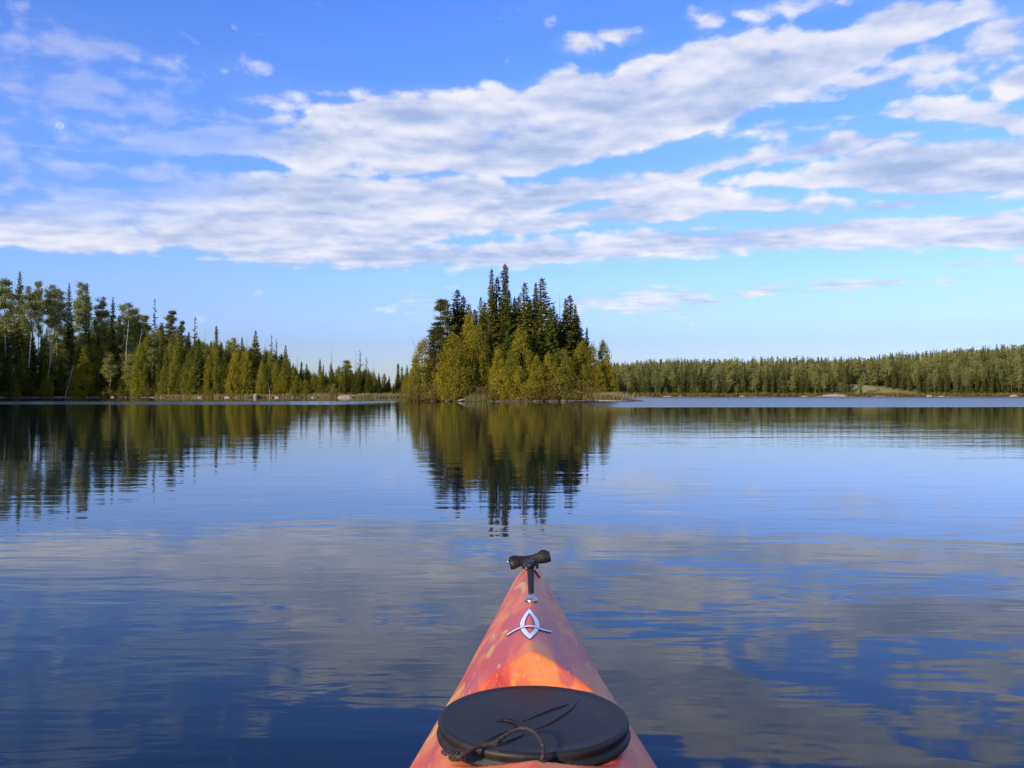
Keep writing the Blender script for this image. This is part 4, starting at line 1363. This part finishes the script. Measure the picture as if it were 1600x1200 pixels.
top = (610, 575); botm = (615, 848)
OL = [top, (560, 640), (530, 700), (535, 760), (565, 805), botm]; OR = [top, (665, 640), (700, 700), (695, 760), (660, 805), botm]
top2 = (611, 612); bot2 = (616, 800)
IL = [top2, (585, 655), (568, 705), (572, 745), (595, 780), bot2]; IR = [top2, (640, 655), (660, 705), (660, 745), (640, 780), bot2]
emb = empty('emblem', (0, 0, 0)); emb.parent = kay
for nm, mat, lift, kk in (('emblem_outline', M_line, .0008, 6), ('emblem_oval', M_decal, .0014, 0)):
    def off(pts, s, inner):
        o_ = []
        for x, y in pts:
            cx, cy = 613, 708
            d = Vector((x - cx, (y - cy) * .62)); L2 = d.length or 1
            o_.append((x + d.x / L2 * kk * s, y + (y - cy) / (abs(y - cy) + 40) * kk * 1.3 * s))
        return o_
    A = strip(off(OL, 1, 0), off(IL, -1, 1), lift); B = strip(off(IR, -1, 1), off(OR, 1, 0), lift)
    n0_ = len(A.v); A.v += B.v; A.f += [tuple(i + n0_ for i in f) for f in B.f]
    link(nm, A.mesh(nm, mat), emb)
cen = [(410, 816), (470, 778), (530, 750), (580, 738), (628, 735), (680, 748), (740, 770), (810, 783)]
for nm, mat, lift, hw in (('emblem_outline', M_line, .0018, 10), ('emblem_arc', M_decal, .0023, 6)):
    up_ = [(x, y - hw) for x, y in cen]; dn = [(x, y + hw) for x, y in cen]
    link(nm, strip(up_, dn, lift, 2).mesh(nm, mat), emb)

# bow fitting: steel screw with cup washer, webbing strap, clip
fit = empty('bow_fitting', (0, 0, 0)); fit.parent = kay
pb = Vector(deck_pt(830, 937, 0))
mb = MB(); mb.lathe([(.0145, -.002), (.0150, .002), (.012, .005), (.008, .007), (.0075, .011), (.005, .0135), (.001, .014)], pb, 28)
link('screw', mb.mesh('screw', M_steel), fit)


def dz(px_off, y, lift): return Vector((axis_x(y) + px_off, y, deck_z(px_off, y) + lift))


st_pts = [dz(0, y, l) for y, l in ((2.02, .006), (2.06, .010), (2.12, .012), (2.2, .012), (2.3, .012), (2.38, .014), (2.44, .014), (2.50, .012), (2.58, .010))]
mb = MB(); mb.tube(st_pts, [.006, .0065, .007, .0075, .0085, .009, .009, .009, .008], 12, flat=.42, up=(0, 0, 1))
link('strap', mb.mesh('strap', M_web), fit)
mb = MB()
for yy_, ww in ((2.36, .019), (2.405, .020)):
    c = dz(0, yy_, .026)
    mb.tube([c + Vector((-ww, 0, -.010)), c + Vector((-ww * .8, 0, 0)), c + Vector((ww * .8, .004, 0)), c + Vector((ww, .004, -.010))], [.004, .005, .005, .004], 8)
c = dz(0, 2.385, .026); mb.box(c, (.010, .03, .006))
link('clip', mb.mesh('clip', M_rubber), fit)
mb = MB(); c = dz(.022, 2.33, .014)
mb.tube([dz(-.012, 2.36, .018), dz(.010, 2.345, .018), dz(.024, 2.33, .008)], .003, 6)
link('red_cord', mb.mesh('red_cord', material('red_cord', .7, .2)[0]), fit)
bpy.data.materials['red_cord'].node_tree.nodes['Principled BSDF'].inputs['Base Color'].default_value = (.25, .02, .05, 1)

# carrying handle at the bow
hc = dz(.0, 2.595, .019)
han = empty('grab_handle', tuple(hc)); han.parent = kay
han.rotation_euler = (0, R(-9), R(4))
ring = []
prof = [(-.060, .0165, 0), (-.059, .0195, 0), (-.050, .0215, -.001), (-.040, .0200, .001), (-.028, .0165, .0015), (-.010, .0165, .000), (.010, .0165, .0), (.024, .0180, .002), (.036, .0215, .004), (.047, .0205, .003), (.056, .0175, .0), (.0595, .0150, -.001)]
mb = MB(); rows = []
nn = 22
for i, (x, r, oz) in enumerate(prof):
    row = []
    for j in range(nn):
        a = 2 * math.pi * j / nn
        k = 1 + .09 * math.sin(3 * a + x * 60) + .05 * math.sin(5 * a + x * 110)
        row.append((x, r * k * math.cos(a), oz + r * k * .88 * math.sin(a)))
    rows.append(row)
inner = [[(x, y_ * .55, z_ * .55) for x, y_, z_ in rows[0]], [(x + .02, y_ * .5, z_ * .5) for x, y_, z_ in rows[0]]]
rows = inner[::-1] + rows
mb.grid(rows, True, True)
link('sleeve', mb.mesh('sleeve', M_rubber), han)
mb = MB(); mb.tube([(-.050, 0, -.004), (-.0605, .001, 0), (-.064, .002, .004), (-.0625, .002, .010)], .0034, 8)
link('cord_end', mb.mesh('cord_end', M_steel), han)
